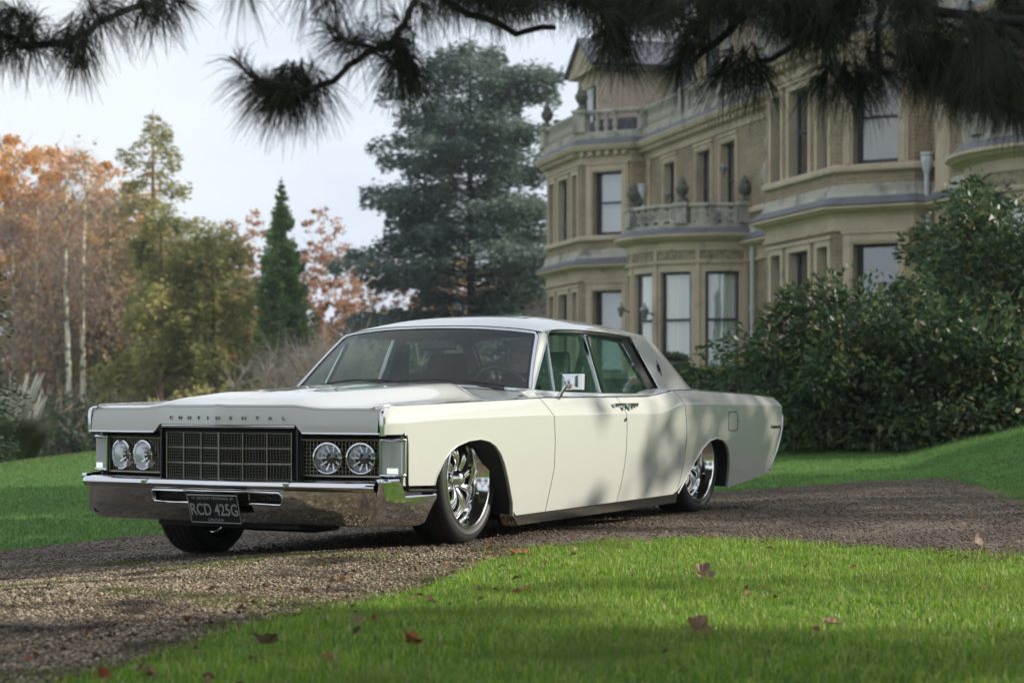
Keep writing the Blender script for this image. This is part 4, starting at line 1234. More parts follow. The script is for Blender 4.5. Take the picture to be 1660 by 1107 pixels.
# wipers
for (y0, y1, b) in ((-.56, .06, 1), (.02, .70, 1)):
    mb = MB(); p = [(wsx(y)+.028+.0*b, y, wsz(y)+.020+.016*math.sin((y-y0)/(y1-y0)*math.pi)) for y in np.linspace(y0, y1, 12)]
    mb.tube(p, .006, 5); w = cp(mb, 'wiper', 'seal', 50)
    mb = MB(); mb.tube([(wsx(y1)+.05, y1, wsz(y1)), (wsx((y0+y1)/2)+.034, (y0+y1)/2, wsz((y0+y1)/2)+.038)], [.010, .006], 6)
    cp(mb, 'wiper_arm', 'trim', 50, w)
# cabin
mb = MB(); 
mb.grid([[(x, y, z) for y in np.linspace(-.80, .80, 9)] for x, z in ((-.80,.80),(-.90,.835),(-1.02,.845),(-1.10,.83),(-1.14,.74),(-1.12,.50))]); cp(mb, 'dashboard', 'interior', 50)
mb = MB(); T = Matrix.Translation((-1.30, .40, .80)) @ Matrix.Rotation(R(-62), 4, 'Y')
ring = [T @ Vector((.195*math.cos(a), .195*math.sin(a), 0)) for a in np.linspace(0, 2*math.pi, 33)[:-1]]
mb.tube(ring, .013, 7, closed=True); mb.tube([ring[0], T @ Vector((0,0,-.03)), ring[16]], .012, 6); mb.tube([T @ Vector((0,0,-.04)), T @ Vector((.0,0,-.30))], .025, 8); cp(mb, 'steering_wheel', 'interior', 50)
def seatback(x, y0, y1, z0, z1, lean, nm, par=None):
    mb = MB(); G = []
    for t in np.linspace(0, 1, 6):
        z = lerp(z0, z1, t); xx = x - lean*t; th = lerp(.11, .07, t)
        r_ = [(xx+th*.5*math.cos(a)*1.0, 0, 0) for a in (0,)]
        G.append([(xx+th, y0+.03, z), (xx+th+.01, (y0+y1)/2, z), (xx+th, y1-.03, z), (xx+th*.4, y1, z), (xx-th*.6, y1-.03, z), (xx-th*.6, y0+.03, z), (xx+th*.4, y0, z), (xx+th, y0+.03, z)])
    G.append([(sum(p[0] for p in G[-1])/8+(p[0]-sum(q[0] for q in G[-1])/8)*.5, lerp(p[1], (y0+y1)/2, .06), z1+.02) for p in G[-1]])
    mb.grid(G); mb.add(G[-1][:-1], [tuple(range(7))]); return cp(mb, nm, 'interior', 60, par)
fs = seatback(-1.78, .05, .72, .40, .93, .16, 'front_seat'); seatback(-1.97, .24, .52, .94, 1.06, .02, 'headrest', fs)
fs = seatback(-1.78, -.72, -.05, .40, .93, .16, 'front_seat'); seatback(-1.97, -.52, -.24, .94, 1.06, .02, 'headrest', fs)
seatback(-2.72, -.74, .74, .40, .90, .18, 'rear_seat')
mb = MB(); mb.box(-1.75, -1.25, -.74, .74, .36, .46); mb.box(-2.7, -2.2, -.74, .74, .36, .46); cp(mb, 'seat_cushion', 'interior', bevel=.03)
mb = MB(); mb.box(-3.25, -2.86, -.74, .74, .80, .845); cp(mb, 'parcel_shelf', 'interior')
for s in (1, -1):
    mb = MB(); mb.prism([(-1.70,s*.80,.50),(-1.95,s*.80,.50),(-1.97,s*.79,.82),(-1.90,s*.70,1.17),(-1.80,s*.70,1.17),(-1.76,s*.79,.82)], (0, -s*.04, 0)); cp(mb, 'door_pillar', 'interior')
    mb = MB(); mb.bar((-1.90, s*.66, 1.14), (-1.78, s*.60, .70), .003, .022); cp(mb, 'seat_belt', 'interior')
    mb = MB(); mb.grid([[(x, s*.80, z) for x in (-.95, -1.8, -2.7)] for z in (.40, .815)]); cp(mb, 'door_card', 'interior')
mb = MB(); mb.tube([(-1.16, 0, 1.20), (-1.20, 0, 1.14)], .008, 6); rm = cp(mb, 'mirror_bracket', 'trim')
mb = MB(); mb.obox((-1.21, 0, 1.115), (.012, 0, .003), (0, .12, 0), (0, 0, .032)); cp(mb, 'rear_view_mirror', 'trim', parent=rm, bevel=.008)
for s in (1, -1):
    mb = MB(); mb.obox((-1.30, s*.36, 1.175), (.08, 0, .012), (0, .20, 0), (0, 0, .006)); cp(mb, 'sun_visor', 'interior', bevel=.004)
# underbody
mb = MB()
mb.box(-4.35, .80, -.56, .56, .17, .60); mb.box(-2.60, -.50, -.90, .90, .10, .40); mb.box(-4.30, -3.62, -.86, .86, .22, .60); mb.box(.52, .76, -.92, .92, .20, .58)
mb.box(.0, .95, -.45, .45, .12, .18)
cp(mb, 'underbody', 'dark')
mb = MB(); mb.tube([(.62, -.45, .13), (.45, -.2, .10), (.45, .2, .10), (.62, .45, .13)], .035, 8); cp(mb, 'front_crossmember', 'dark', 50)

# wheels
def wheel(x, y, z, s, steer, name='wheel'):
    w = empty(name, (x, y, z), R(steer), car)
    Rm = Matrix.Rotation(R(-90*s), 4, 'X')      # local z of the lathe -> outward
    mb = MB()
    mb.lathe([(.262,-.105),(.275,-.118),(.300,-.124),(.328,-.120),(.345,-.104),(.351,-.08),(.352,0),(.351,.08),(.345,.104),(.328,.120),(.316,.1235),(.314,.121),(.300,.124),(.296,.121),(.275,.118),(.262,.105)], 64, Rm)
    for k in range(5):
        h = -.075+.0375*k
        mb.lathe([(.3525, h-.012), (.3535, h-.010), (.3535, h+.010), (.3525, h+.012)], 64, Rm)
    cp(mb, 'tyre', 'rubber', 35, w)
    mb = MB(); mb.lathe([(.268,.110),(.270,.118),(.264,.122),(.256,.119),(.250,.108),(.244,.085),(.226,.060),(.222,-.02),(.236,-.09),(.262,-.105)], 64, Rm); cp(mb, 'rim', 'wheel', 35, w)
    mb = MB(); mb.lathe([(.225,-.05),(0,-.05)], 32, Rm); cp(mb, 'brake_disc', 'dark', None, w)
    for k in range(16):                   # curved paired fingers
        a0 = 2*math.pi*(k//2)/8 + (.13 if k % 2 else -.13)
        pts = []
        for t in np.linspace(0, 1, 9):
            r_ = lerp(.052, .226, t); a = a0*1.0 + .30*math.sin(t*math.pi*1.05)*s - (.10 if k % 2 else -.10)*(1-t)
            h = .034 + .032*math.sin(t*math.pi) - .025*t
            pts.append(Rm @ Vector((r_*math.cos(a), r_*math.sin(a), h)))
        mb = MB(); mb.tube(pts, [.012, .0135, .015, .0165, .0175, .018, .0175, .0165, .015], 9); cp(mb, 'spoke', 'wheel', 60, w)
    mb = MB(); mb.lathe([(.066,.0),(.064,.034),(.050,.048),(.046,.062),(.034,.078),(.016,.085),(0,.087)], 24, Rm); cp(mb, 'hub_cap', 'wheel', 40, w)
    for k in range(8):
        a = 2*math.pi*(k+.5)/8
        mb = MB(); mb.lathe([(.008,0),(.008,.01),(.005,.014),(0,.014)], 8, Rm @ Matrix.Translation((.232*math.cos(a), .232*math.sin(a), .058))); cp(mb, 'rim_bolt', 'wheel', 40, w)
    return w
wheel(-.012, .775, .352, 1, 4); wheel(-3.2, .760, .352, 1, 0)
wheel(.03, -.845, .24, -1, 5); wheel(-3.2, -.735, .262, -1, 0)
# ------------------------------------------------------------------ ground
def ground(x, y):
    x = np.asarray(x, float); y = np.asarray(y, float)
    c, s_ = math.cos(.498), math.sin(.498)
    Y = (x+1.027)*c - (y-11.154)*s_
    r = np.clip(.87-Y, 0, 3.0)
    z = -.063*r*sstep(6.5, 9.0, y)
    e = np.clip(y-19.6-.10*np.clip(x-2.5, 0, 2), 0, None)*sstep(0, 3, x)
    e2 = np.clip(x-4.3, 0, None)*sstep(12.5, 15.5, y)
    bank = .115*e + .27*e2
    z = z + 1.0*(1-np.exp(-bank))
    z = z + .12*np.clip(x+7.5, 0, 3)*sstep(15, 28, y)*sstep(1.5, -2.5, x)
    far = np.clip(y-29, 0, None)
    z = z - .05*far*sstep(4, -3, x)*sstep(260, 160, y)
    z = z + .014*np.sin(x*2.1+y*.7)*np.sin(y*1.7-x*.4)*sstep(24, 12, y)
    return z
def nearedge(x): return None
NEAR = np.array([(-3.2,2.5),(-2.0,4.2),(-1.46,5.06),(-1.3,5.43),(-1.05,6.38),(-.83,7.18),(-.56,7.78),(-.36,8.40),(-.17,9.25),(.0,10.05),(.22,10.75),(.6,11.10),(1.11,10.95),(1.54,10.45),(2.09,10.0),(2.51,9.73),(3.13,9.41),(5.5,8.6),(12,7.5)])
FARE = np.array([(-9,8.0),(-6,10.2),(-3.87,12.08),(-3.27,12.66),(-2.92,13.24),(-2.54,14.06),(-1.6,15.6),(-.4,17.0),(1.0,18.2),(2.48,19.0),(3.3,19.9),(3.9,19.9),(4.25,19.0),(4.12,17.68),(3.87,16.14),(3.66,15.0),(3.7,13.95),(4.21,12.65),(5.6,11.5),(12.5,10.2)])
def resample(P, n):
    d = np.concatenate([[0], np.cumsum(np.hypot(*np.diff(P, axis=0).T))]); t = np.linspace(0, d[-1], n)
    # Catmull style smoothing by averaging
    q = np.stack([np.interp(t, d, P[:, 0]), np.interp(t, d, P[:, 1])], 1)
    k = max(3, n//60)
    for _ in range(2):
        p = np.pad(q, ((k, k), (0, 0)), mode='edge'); q = np.stack([np.convolve(p[:, i], np.ones(2*k+1)/(2*k+1), 'valid') for i in (0, 1)], 1)
    return q
NE = resample(NEAR, 420); FE = resample(FARE, 420)
GP = np.concatenate([NE, FE[::-1]])       # outline of the gravel
def inside(P, x, y):
    x = np.asarray(x); y = np.asarray(y); r = np.zeros(x.shape, bool)
    x0, y0 = P[:, 0], P[:, 1]; x1, y1 = np.roll(x0, -1), np.roll(y0, -1)
    for a, b, c, d in zip(x0, y0, x1, y1):
        if b == d: continue
        m = ((b > y) != (d > y)) & (x < (c-a)*(y-b)/(d-b)+a)
        r ^= m
    return r
def edge_dist(x, y, E):
    d = np.full(x.shape, 1e9)
    for p in E[::3]: d = np.minimum(d, (x-p[0])**2+(y-p[1])**2)
    return np.sqrt(d)

def axis(lims):
    out = []
    for a, b, st in lims: out += list(np.arange(a, b, st))
    return np.array(out+[lims[-1][1]])
gx = axis([(-600,-60,45),(-60,-12,4),(-12,-5,.5),(-5,6,.12),(6,14,.5),(14,60,4),(60,600,45)])
gy = axis([(-120,-4,12),(-4,3,.6),(3,22,.12),(22,36,.5),(36,160,4),(160,900,50)])
GX, GY = np.meshgrid(gx, gy)
GZ = ground(GX, GY)
V = np.stack([GX, GY, GZ], -1).reshape(-1, 3); m_, n_ = GX.shape
ii = (np.arange(m_-1)[:, None]*n_ + np.arange(n_-1)[None, :]).ravel()
idx = np.stack([ii, ii+1, ii+n_+1, ii+n_], 1).ravel()
def lawnmat():
    m = pbr('lawn_soil', (.085, .19, .04), .95, noise=[(.35, (.11, .215, .045), .40, .65), (3, (.065, .145, .032), .48, .70), (24, (.13, .24, .05), .55, .8)], bump=(60, .8, .03), spec=.1)
    return m
M['lawn'] = lawnmat()
lawn = link('lawn', fast_mesh('lawn', V, np.full(len(ii), 4), idx, True), M['lawn'], kind='structure')

def gravelmat():
    m, nt, out = new_mat('gravel')
    tc = N(nt, 'ShaderNodeTexCoord')
    vo = N(nt, 'ShaderNodeTexVoronoi'); vo.inputs['Scale'].default_value = 84
    nt.links.new(tc.outputs['Object'], vo.inputs['Vector'])
    rp = N(nt, 'ShaderNodeValToRGB'); els = rp.color_ramp.elements
    for c_, p_ in (((.046,.033,.023),0),((.115,.086,.060),.35),((.17,.132,.096),.7),((.27,.225,.175),1)):
        e = els.new(p_) if p_ not in (0, 1) else els[0 if p_ == 0 else -1]; e.color = rgba(c_); e.position = p_
    sep = N(nt, 'ShaderNodeSeparateColor'); nt.links.new(vo.outputs['Color'], sep.inputs['Color']); nt.links.new(sep.outputs['Red'], rp.inputs['Fac'])
    nz = N(nt, 'ShaderNodeTexNoise'); nz.inputs['Scale'].default_value = 1.1; nz.inputs['Detail'].default_value = 7; nt.links.new(tc.outputs['Object'], nz.inputs['Vector'])
    r2 = N(nt, 'ShaderNodeValToRGB'); r2.color_ramp.elements[0].position = .42; r2.color_ramp.elements[1].position = .62
    nt.links.new(nz.outputs['Fac'], r2.inputs['Fac'])
    mx = N(nt, 'ShaderNodeMixRGB', blend_type='MULTIPLY'); mx.inputs['Color2'].default_value = (.55, .50, .45, 1)
    nt.links.new(r2.outputs['Color'], mx.inputs['Fac']); nt.links.new(rp.outputs['Color'], mx.inputs['Color1'])
    bp = N(nt, 'ShaderNodeBump'); bp.inputs['Strength'].default_value = .9; bp.inputs['Distance'].default_value = .012; bp.invert = True
    nt.links.new(vo.outputs['Distance'], bp.inputs['Height'])
    b = N(nt, 'ShaderNodeBsdfPrincipled'); b.inputs['Roughness'].default_value = .8; b.inputs['Specular IOR Level'].default_value = .3
    nt.links.new(mx.outputs['Color'], b.inputs['Base Color']); nt.links.new(bp.outputs['Normal'], b.inputs['Normal'])
    nt.links.new(b.outputs['BSDF'], out.inputs['Surface'])
    return m
M['gravel'] = gravelmat()
K = 90
tt = np.linspace(0, 1, K)[:, None, None]
GR = NE[None]*(1-tt) + FE[None]*tt
GRz = ground(GR[..., 0], GR[..., 1]) + .006 + .010*np.sin(GR[..., 0]*5.1+1)*np.sin(GR[..., 1]*4.3)*(sstep(0, .1, tt[..., 0])*sstep(1, .9, tt[..., 0]))*.4
V = np.concatenate([GR, GRz[..., None]], -1).reshape(-1, 3); n_ = 420
ii = (np.arange(K-1)[:, None]*n_ + np.arange(n_-1)[None, :]).ravel()
link('gravel_drive', fast_mesh('gravel_drive', V, np.full(len(ii), 4), np.stack([ii, ii+1, ii+n_+1, ii+n_], 1).ravel(), True), M['gravel'], kind='structure')

# loose stones, clods: one mass
def stones(name, xy, size, mat, flat=.6):
    n = len(xy)
    base = np.array([(1,0,0),(0,1,0),(-1,0,0),(0,-1,0),(0,0,1),(0,0,-1)], float)
    V = base[None]*(.65+.7*rng.random((n, 6, 1)))
    a = rng.random(n)*6.283; ca, sa = np.cos(a)[:, None], np.sin(a)[:, None]
    X = V[..., 0]*ca - V[..., 1]*sa; Y = V[..., 0]*sa + V[..., 1]*ca; Z = V[..., 2]*flat
    tlt = rng.normal(0, .35, (n, 1)); X, Z = X*np.cos(tlt)-Z*np.sin(tlt), X*np.sin(tlt)+Z*np.cos(tlt)
    W = np.stack([X, Y, Z], -1)*size[:, None, None]
    W[..., 0] += xy[:, 0:1]; W[..., 1] += xy[:, 1:2]; W[..., 2] += (ground(xy[:, 0], xy[:, 1]) + .008 + size*.25)[:, None]
    F = np.array([(0,1,4),(1,2,4),(2,3,4),(3,0,4),(1,0,5),(2,1,5),(3,2,5),(0,3,5)])
    idx = (np.arange(n)[:, None, None]*6 + F[None]).ravel()
    return link(name, fast_mesh(name, W.reshape(-1, 3), np.full(n*8, 3), idx), mat, kind='stuff')
M['pebble'] = leafmat('pebbles', [(.045,.032,.022),(.18,.13,.08),(.33,.26,.165),(.065,.045,.032),(.45,.36,.24),(.20,.14,.085),(.58,.50,.37),(.10,.07,.046)], 0, .8, (2.6, (.045,.034,.025), .50, .66))
M['pebble_dark'] = leafmat('dark_pebbles', [(.078,.058,.041),(.145,.112,.082),(.05,.036,.027),(.20,.16,.12),(.10,.078,.056),(.29,.245,.195)], 0, .75)
def scatter(n, x0, x1, y0, y1, f):
    x = rng.uniform(x0, x1, n); y = rng.uniform(y0, y1, n)
    k = f(x, y); return np.stack([x[k], y[k]], 1)
FRM = lambda x, y: np.abs(x) < y*.272+.15
xy = scatter(150000, -2.9, 1.5, 5.0, 10.4, lambda x, y: inside(GP, x, y) & FRM(x, y) & (rng.random(x.shape) < 1.15-.09*(y-5)))
stones('loose_gravel', xy, .0032+.0068*rng.random(len(xy))**2.0, M['pebble'])
xy = scatter(60000, -4, 4.6, 9.5, 19.5, lambda x, y: inside(GP, x, y) & FRM(x, y))
stones('drive_gravel', xy, .005+.007*rng.random(len(xy))**2, M['pebble_dark'], .5)
M['soil'] = pbr('damp_soil', (.055, .038, .026), .95, bump=(90, .8, .01), spec=.1)
xy = scatter(1300, -2.6, .6, 5.2, 9.8, lambda x, y: inside(GP, x, y) & FRM(x, y) & (edge_dist(x, y, NE) < 1.6) & (np.sin(x*3.1+y*1.7)*np.sin(y*2.7-x*2.2) > .0))
stones('soil_clods', xy, .005+.014*rng.random(len(xy))**2.5, M['soil'], .7)

# grass blades
def blades(name, xy, h, w, mat, lean=.5, dz=0.0):
    n = len(xy)
    a = rng.random(n)*6.283; la = rng.random(n)*6.283; l = lean*(.25+rng.random(n))
    z = ground(xy[:, 0], xy[:, 1]) - .004 + dz
    sx, sy = np.cos(a)*w/2, np.sin(a)*w/2
    dx, dy = np.cos(la), np.sin(la)
    V = np.empty((n, 5, 3))
    hm = h*.55
    for k, (t, hh, ww) in enumerate(((0, 0, 1), (0, 0, -1), (.30, .58, .8), (.30, .58, -.8), (1, 1, 0))):
        off = h*l*t**1.3
        V[:, k, 0] = xy[:, 0] + dx*off + sx*ww; V[:, k, 1] = xy[:, 1] + dy*off + sy*ww
        V[:, k, 2] = z + h*hh*(1-.35*np.minimum(1, l)*t)
    b = np.arange(n)[:, None]*5
    idx = np.concatenate([b+0, b+1, b+3, b+2, b+2, b+3, b+4], 1).ravel()
    sizes = np.tile([4, 3], n)
    return link(name, fast_mesh(name, V.reshape(-1, 3), sizes, idx, True), mat, kind='stuff')
M['grass'] = leafmat('grass_blades', [(.15,.31,.030),(.27,.45,.040),(.06,.14,.020),(.42,.55,.07),(.085,.19,.024),(.58,.54,.24),(.21,.39,.034),(.14,.29,.030),(.34,.49,.052)], .52, .40, (1.3, (.20,.26,.055), .52, .72))
M['grass_far'] = leafmat('mown_grass', [(.085,.18,.055),(.115,.22,.06),(.065,.14,.042),(.15,.24,.065),(.20,.22,.09)], .45, .5)
xy = scatter(260000, -1.8, 3.3, 4.9, 11.6, lambda x, y: ~inside(GP, x, y) & FRM(x, y) & (rng.random(x.shape) < 1.25-.07*(y-5)))
tuft = .5+.5*np.sin(xy[:, 0]*9+np.sin(xy[:, 1]*7)*2)*np.sin(xy[:, 1]*8+np.sin(xy[:, 0]*5)*2)
blades('near_grass', xy, (.017+.044*rng.random(len(xy))**1.5)*(.50+.85*tuft), .0024+.0034*rng.random(len(xy))**2, M['grass'], .8)
xy = scatter(90000, 1.0, 8.5, 11, 24, lambda x, y: ~inside(GP, x, y) & FRM(x, y))
blades('bank_grass', xy, .02+.025*rng.random(len(xy)), np.full(len(xy), .006), M['grass_far'])
xy = scatter(110000, -8, -1.0, 10.5, 30, lambda x, y: ~inside(GP, x, y) & FRM(x, y))
blades('left_lawn_grass', xy, .018+.022*rng.random(len(xy)), np.full(len(xy), .007), M['grass_far'])
# moss and young grass creeping over the gravel
def mossf(x, y):
    p = np.sin(x*2.3+1)*np.sin(y*3.1)+.6*np.sin(x*5.7+y*2.1)*np.sin(y*6.3-x)
    d = edge_dist(x, y, NE)
    return inside(GP, x, y) & FRM(x, y) & ((p > .62) | (d < .05+.14*rng.random(x.shape)**2)) & (rng.random(x.shape) < .8) & (y < 10.6)
xy = scatter(120000, -2.7, 3.0, 5.0, 11.2, mossf)
M['moss'] = leafmat('moss', [(.10,.17,.025),(.17,.22,.035),(.07,.12,.02),(.22,.24,.06)], .4, .7)
blades('creeping_moss', xy, .010+.018*rng.random(len(xy)), .003+.003*rng.random(len(xy)), M['moss'], 1.1, .010)

# ------------------------------------------------------------------ foliage tools
def unit(v): return v/np.maximum(np.linalg.norm(v, axis=-1, keepdims=True), 1e-9)
def leaf_quads(P, D, size, aspect=.5, droop=0.0, fold=.18):
    """P centres, D outward/long directions, size: lengths; a folded leaf of two triangles pairs"""
    n = len(P); D = unit(D)
    up = unit(rng.normal(0, 1, (n, 3)) + np.array([0, 0, 1.0])*0.8)
    W = unit(np.cross(D, up)); U = np.cross(W, D)
    L = size[:, None]; a = P - D*L*.5; b = P + D*L*.5 - np.array([0, 0, 1.])*(droop*L)
    mid = (a+b)/2 + U*L*fold*.4
    V = np.stack([a, mid + W*L*aspect*.5 , b, mid - W*L*aspect*.5], 1)
    return V
def leaves_obj(name, V, mat, parent=None, kind=None):
    n = len(V)
    return link(name, fast_mesh(name, V.reshape(-1, 3), np.full(n, 4), np.arange(n*4)), mat, parent, kind=kind)
def ball(n): 
    v = unit(rng.normal(0, 1, (n, 3))); return v*(rng.random((n, 1))**(1/3))

M['bark'] = pbr('bark', (.13, .105, .085), .9, noise=[(6, (.075, .062, .05), .45, .65)], bump=(12, .6, .05))
M['bark_dark'] = pbr('dark_bark', (.022, .018, .016), .9, bump=(40, .5, .01))
M['bark_red'] = pbr('warm_pine_bark', (.30, .20, .13), .9, noise=[(5, (.10, .065, .045), .45, .65)], bump=(12, .6, .05))
M['bark_birch'] = pbr('birch_bark', (.78, .72, .58), .8, noise=[(2.5, (.10, .085, .07), .54, .62)])

def limb(mb, p, d, L, r, depth, ends, up=.25, wob=.25, nseg=5, spread=.8, kids=3, taper=.55):
    pts = [Vector(p)]; d = Vector(d).normalized()
    for k in range(nseg):
        d = (d + Vector(rng.normal(0, wob, 3))*.5 + Vector((0, 0, up))*.25).normalized()
        pts.append(pts[-1] + d*(L/nseg))
    rad = [lerp(r, r*taper, k/nseg) for k in range(nseg+1)]
    mb.tube(pts, rad, 6 if depth > 1 else 4, caps=False)
    if depth == 0: ends.append((pts[-1], d)); return
    for k in range(kids):
        t = rng.uniform(.35, 1.0) if k else 1.0
        i = t*nseg; a = int(min(nseg-1, i)); q = pts[a].lerp(pts[a+1], i-a)
        nd = (d + Vector(rng.normal(0, spread, 3))).normalized()
        limb(mb, q, nd, L*rng.uniform(.55, .75), lerp(r, r*taper, t)*.7, depth-1, ends, up, wob, nseg-1, spread, kids, taper)
    ends.append((pts[-1], d))

def tree_root(name, x, y, z, label, cat='tree', group=None):
    o = empty(name, (x, y, z)); tag(o, label, cat, group); return o

def broadleaf(name, label, x, y, h, rx, leafm, n=7000, size=.34, bark='bark', z=None, cb=.3, group=None, bare=.0, seed=0, cat='tree', cl=1.0, ny=None):
    """crown of leaf clumps hung on limbs; h = height, rx = crown radius, cb = where the crown starts"""
    global rng
    keep = rng; rng = np.random.default_rng(100+seed)
    z = float(ground(x, y)) - .1 if z is None else z
    o = tree_root(name, x, y, z, label, cat, group)
    mb = MB(); ends = []
    top = h*.62
    pts = [Vector((0, 0, 0)), Vector((rng.normal(0, .1), 0, h*.2)), Vector((rng.normal(0, .25), rng.normal(0, .25), h*.42)), Vector((rng.normal(0, .4), rng.normal(0, .4), top))]
    r0 = h*.016+.05
    mb.tube(pts, [r0, r0*.85, r0*.65, r0*.4], 8, caps=False)
    for k in range(11):
        t = rng.uniform(.30, 1.0); zz = t*top
        i = t*3; a = int(min(2, i)); q = pts[a].lerp(pts[a+1], i-a)
        ang = k*2.4+rng.normal(0, .3)
        el = lerp(.35, 1.3, t)
        limb(mb, q, (math.cos(ang)*math.cos(el), math.sin(ang)*math.cos(el), math.sin(el)), rx*rng.uniform(.55, .85)*lerp(1, .8, t), r0*.38, 2, ends, .35, .3, 4, .7, 3)
    mb.build('trunk', M[bark], o, smooth=60)
    E_ = np.array([tuple(e[0]) for e in ends])
    # extra clumps through the crown envelope
    m = int(420*cl); b = ball(m); c = np.array([0, 0, h*(cb+(1-cb)*.5)])
    sc_ = np.array([rx, rx, h*(1-cb)*.5])
    b = c + b*sc_*(.80+.28*np.abs(np.sin(b[:, 0:1]*5+seed)*np.sin(b[:, 2:3]*4+seed*2)))
    # an uneven outline
    cen = np.concatenate([E_, b]); cen[:, 2] = np.minimum(cen[:, 2], h*.985)
    cr = (.30+.8*rng.random(len(cen)))*rx*.13
    w = rng.random(len(cen))**1.2; w /= w.sum()
    pick = rng.choice(len(cen), n, p=w)
    off = ball(n); P = cen[pick] + off*cr[pick][:, None]*np.array([1.25, 1.25, .8])
    Vq = leaf_quads(P, off + rng.normal(0, .6, (n, 3)), size*(.55+.8*rng.random(n)), .62)
    leaves_obj('crown', Vq, leafm, o)
    if bare:
        nt = int(bare); a = cen[rng.choice(len(cen), nt)]; d = unit(rng.normal(0, 1, (nt, 3))*[1, 1, .8]+[0, 0, .5])
        L = rx*(.18+.25*rng.random(nt)); wv = unit(np.cross(d, rng.normal(0, 1, (nt, 3))))*.022
        p0 = a - d*L[:, None]*.3; p1 = a + d*L[:, None]*.7
        leaves_obj('twigs', np.stack([p0-wv, p0+wv, p1+wv*.3, p1-wv*.3], 1), M['twig'], o, kind='stuff')
    rng = keep
    return o
M['twig'] = pbr('fine_twigs', (.34, .245, .21), .9)
M['twig_grey'] = pbr('pale_twigs', (.52, .42, .36), .9)

M['lf_orange'] = leafmat('orange_leaves', [(.68,.32,.11),(.76,.42,.15),(.52,.25,.10),(.72,.49,.20),(.58,.36,.15)], .5)
M['lf_rust'] = leafmat('rust_leaves', [(.50,.26,.15),(.38,.20,.125),(.56,.34,.19),(.30,.18,.125)], .5)
M['lf_birch'] = leafmat('birch_leaves', [(.50,.38,.17),(.40,.30,.17),(.34,.26,.17),(.58,.44,.14)], .5)
M['lf_olive'] = leafmat('olive_needles', [(.36,.35,.13),(.46,.43,.16),(.24,.25,.10),(.54,.48,.18)], .5)
M['lf_pine'] = leafmat('pine_needles_far', [(.24,.26,.12),(.32,.32,.13),(.42,.38,.15),(.18,.20,.10)], .45)
M['lf_cone'] = leafmat('bright_conifer', [(.20,.33,.11),(.29,.43,.14),(.14,.25,.09),(.36,.48,.16)], .42)
M['lf_cedar'] = leafmat('cedar_needles', [(.125,.18,.155),(.17,.23,.185),(.09,.135,.122),(.23,.275,.205)], .38)
M['lf_dark'] = leafmat('dark_evergreen', [(.035,.065,.034),(.052,.09,.042),(.028,.05,.028),(.075,.115,.05)], .3)
M['lf_shade'] = leafmat('tall_tree_leaves', [(.05,.095,.035),(.07,.12,.04),(.04,.075,.028),(.11,.13,.045)], .3)

def conifer(name, label, x, y, h, r0, leafm, n=9000, size=.3, tiers=26, droop=.15, z=None, bark='bark', prof=None, seed=0, group=None, cat='tree', clear=.05, lift=.0, thick=.10, flat=1.0, more=0):
    """whorls of boughs; prof(t) = bough length at relative height t"""
    global rng
    keep = rng; rng = np.random.default_rng(500+seed)
    z = float(ground(x, y)) - .1 if z is None else z
    o = tree_root(name, x, y, z, label, cat, group)
    prof = prof or (lambda t: (1-t)**.85)
    mb = MB(); rb = h*.014+.04
    mb.tube([(0,0,0),(.02*h*.2,0,h*.35),(0,0,h*.7),(0,0,h)], [rb, rb*.75, rb*.42, .02], 8, caps=False)
    P = []; D = []; S_ = []
    nb = []
    for k in range(tiers):
        t = clear + (1-clear)*(k+.5*rng.random())/tiers
        L0 = r0*prof(t)
        for j in range(int(rng.integers(4, 8))+more):
            a = rng.random()*6.283; L = L0*rng.uniform(.55, 1.12)
            if L < .05: continue
            base = np.array([0, 0, h*t]); d = np.array([math.cos(a), math.sin(a), lift])
            nb.append((base, d, L, t))
            tip = base + d*L - np.array([0, 0, droop*L])
            mid = base + d*L*.55 + np.array([0, 0, .03*L])
            mb.tube([base, mid, tip], [rb*.22*(1-t)+.012, rb*.12*(1-t)+.01, .008], 4, caps=False)
    w = np.array([b[2] for b in nb])**1.25; w /= w.sum(); pick = rng.choice(len(nb), n, p=w)
    B = np.array([b[0] for b in nb])[pick]; Dr = np.array([b[1] for b in nb])[pick]; L = np.array([b[2] for b in nb])[pick]
    s_ = .20+.82*rng.random(n)**.62
    side = np.stack([-Dr[:, 1], Dr[:, 0], np.zeros(n)], 1)
    lat = rng.normal(0, 1, n)*.20*L*np.sin(np.minimum(1, s_)*2.6+.35)
    P = B + Dr*(L*s_)[:, None] + side*lat[:, None]
    P[:, 2] += -droop*L*s_**2 + rng.normal(0, 1, n)*thick*np.minimum(L, 1.2)*.55 + .03*L
    Dd = Dr*.8 + side*np.sign(lat)[:, None]*.7 + rng.normal(0, .35, (n, 3))*np.array([1, 1, 1-flat*.6])
    mb.build('trunk', M[bark], o, smooth=60)
    Vq = leaf_quads(P, Dd, size*(.5+.9*rng.random(n)), .42, .12)
    leaves_obj('crown', Vq, leafm, o)
    rng = keep
    return o

def wx(px, d): return (px-830)/3215*d

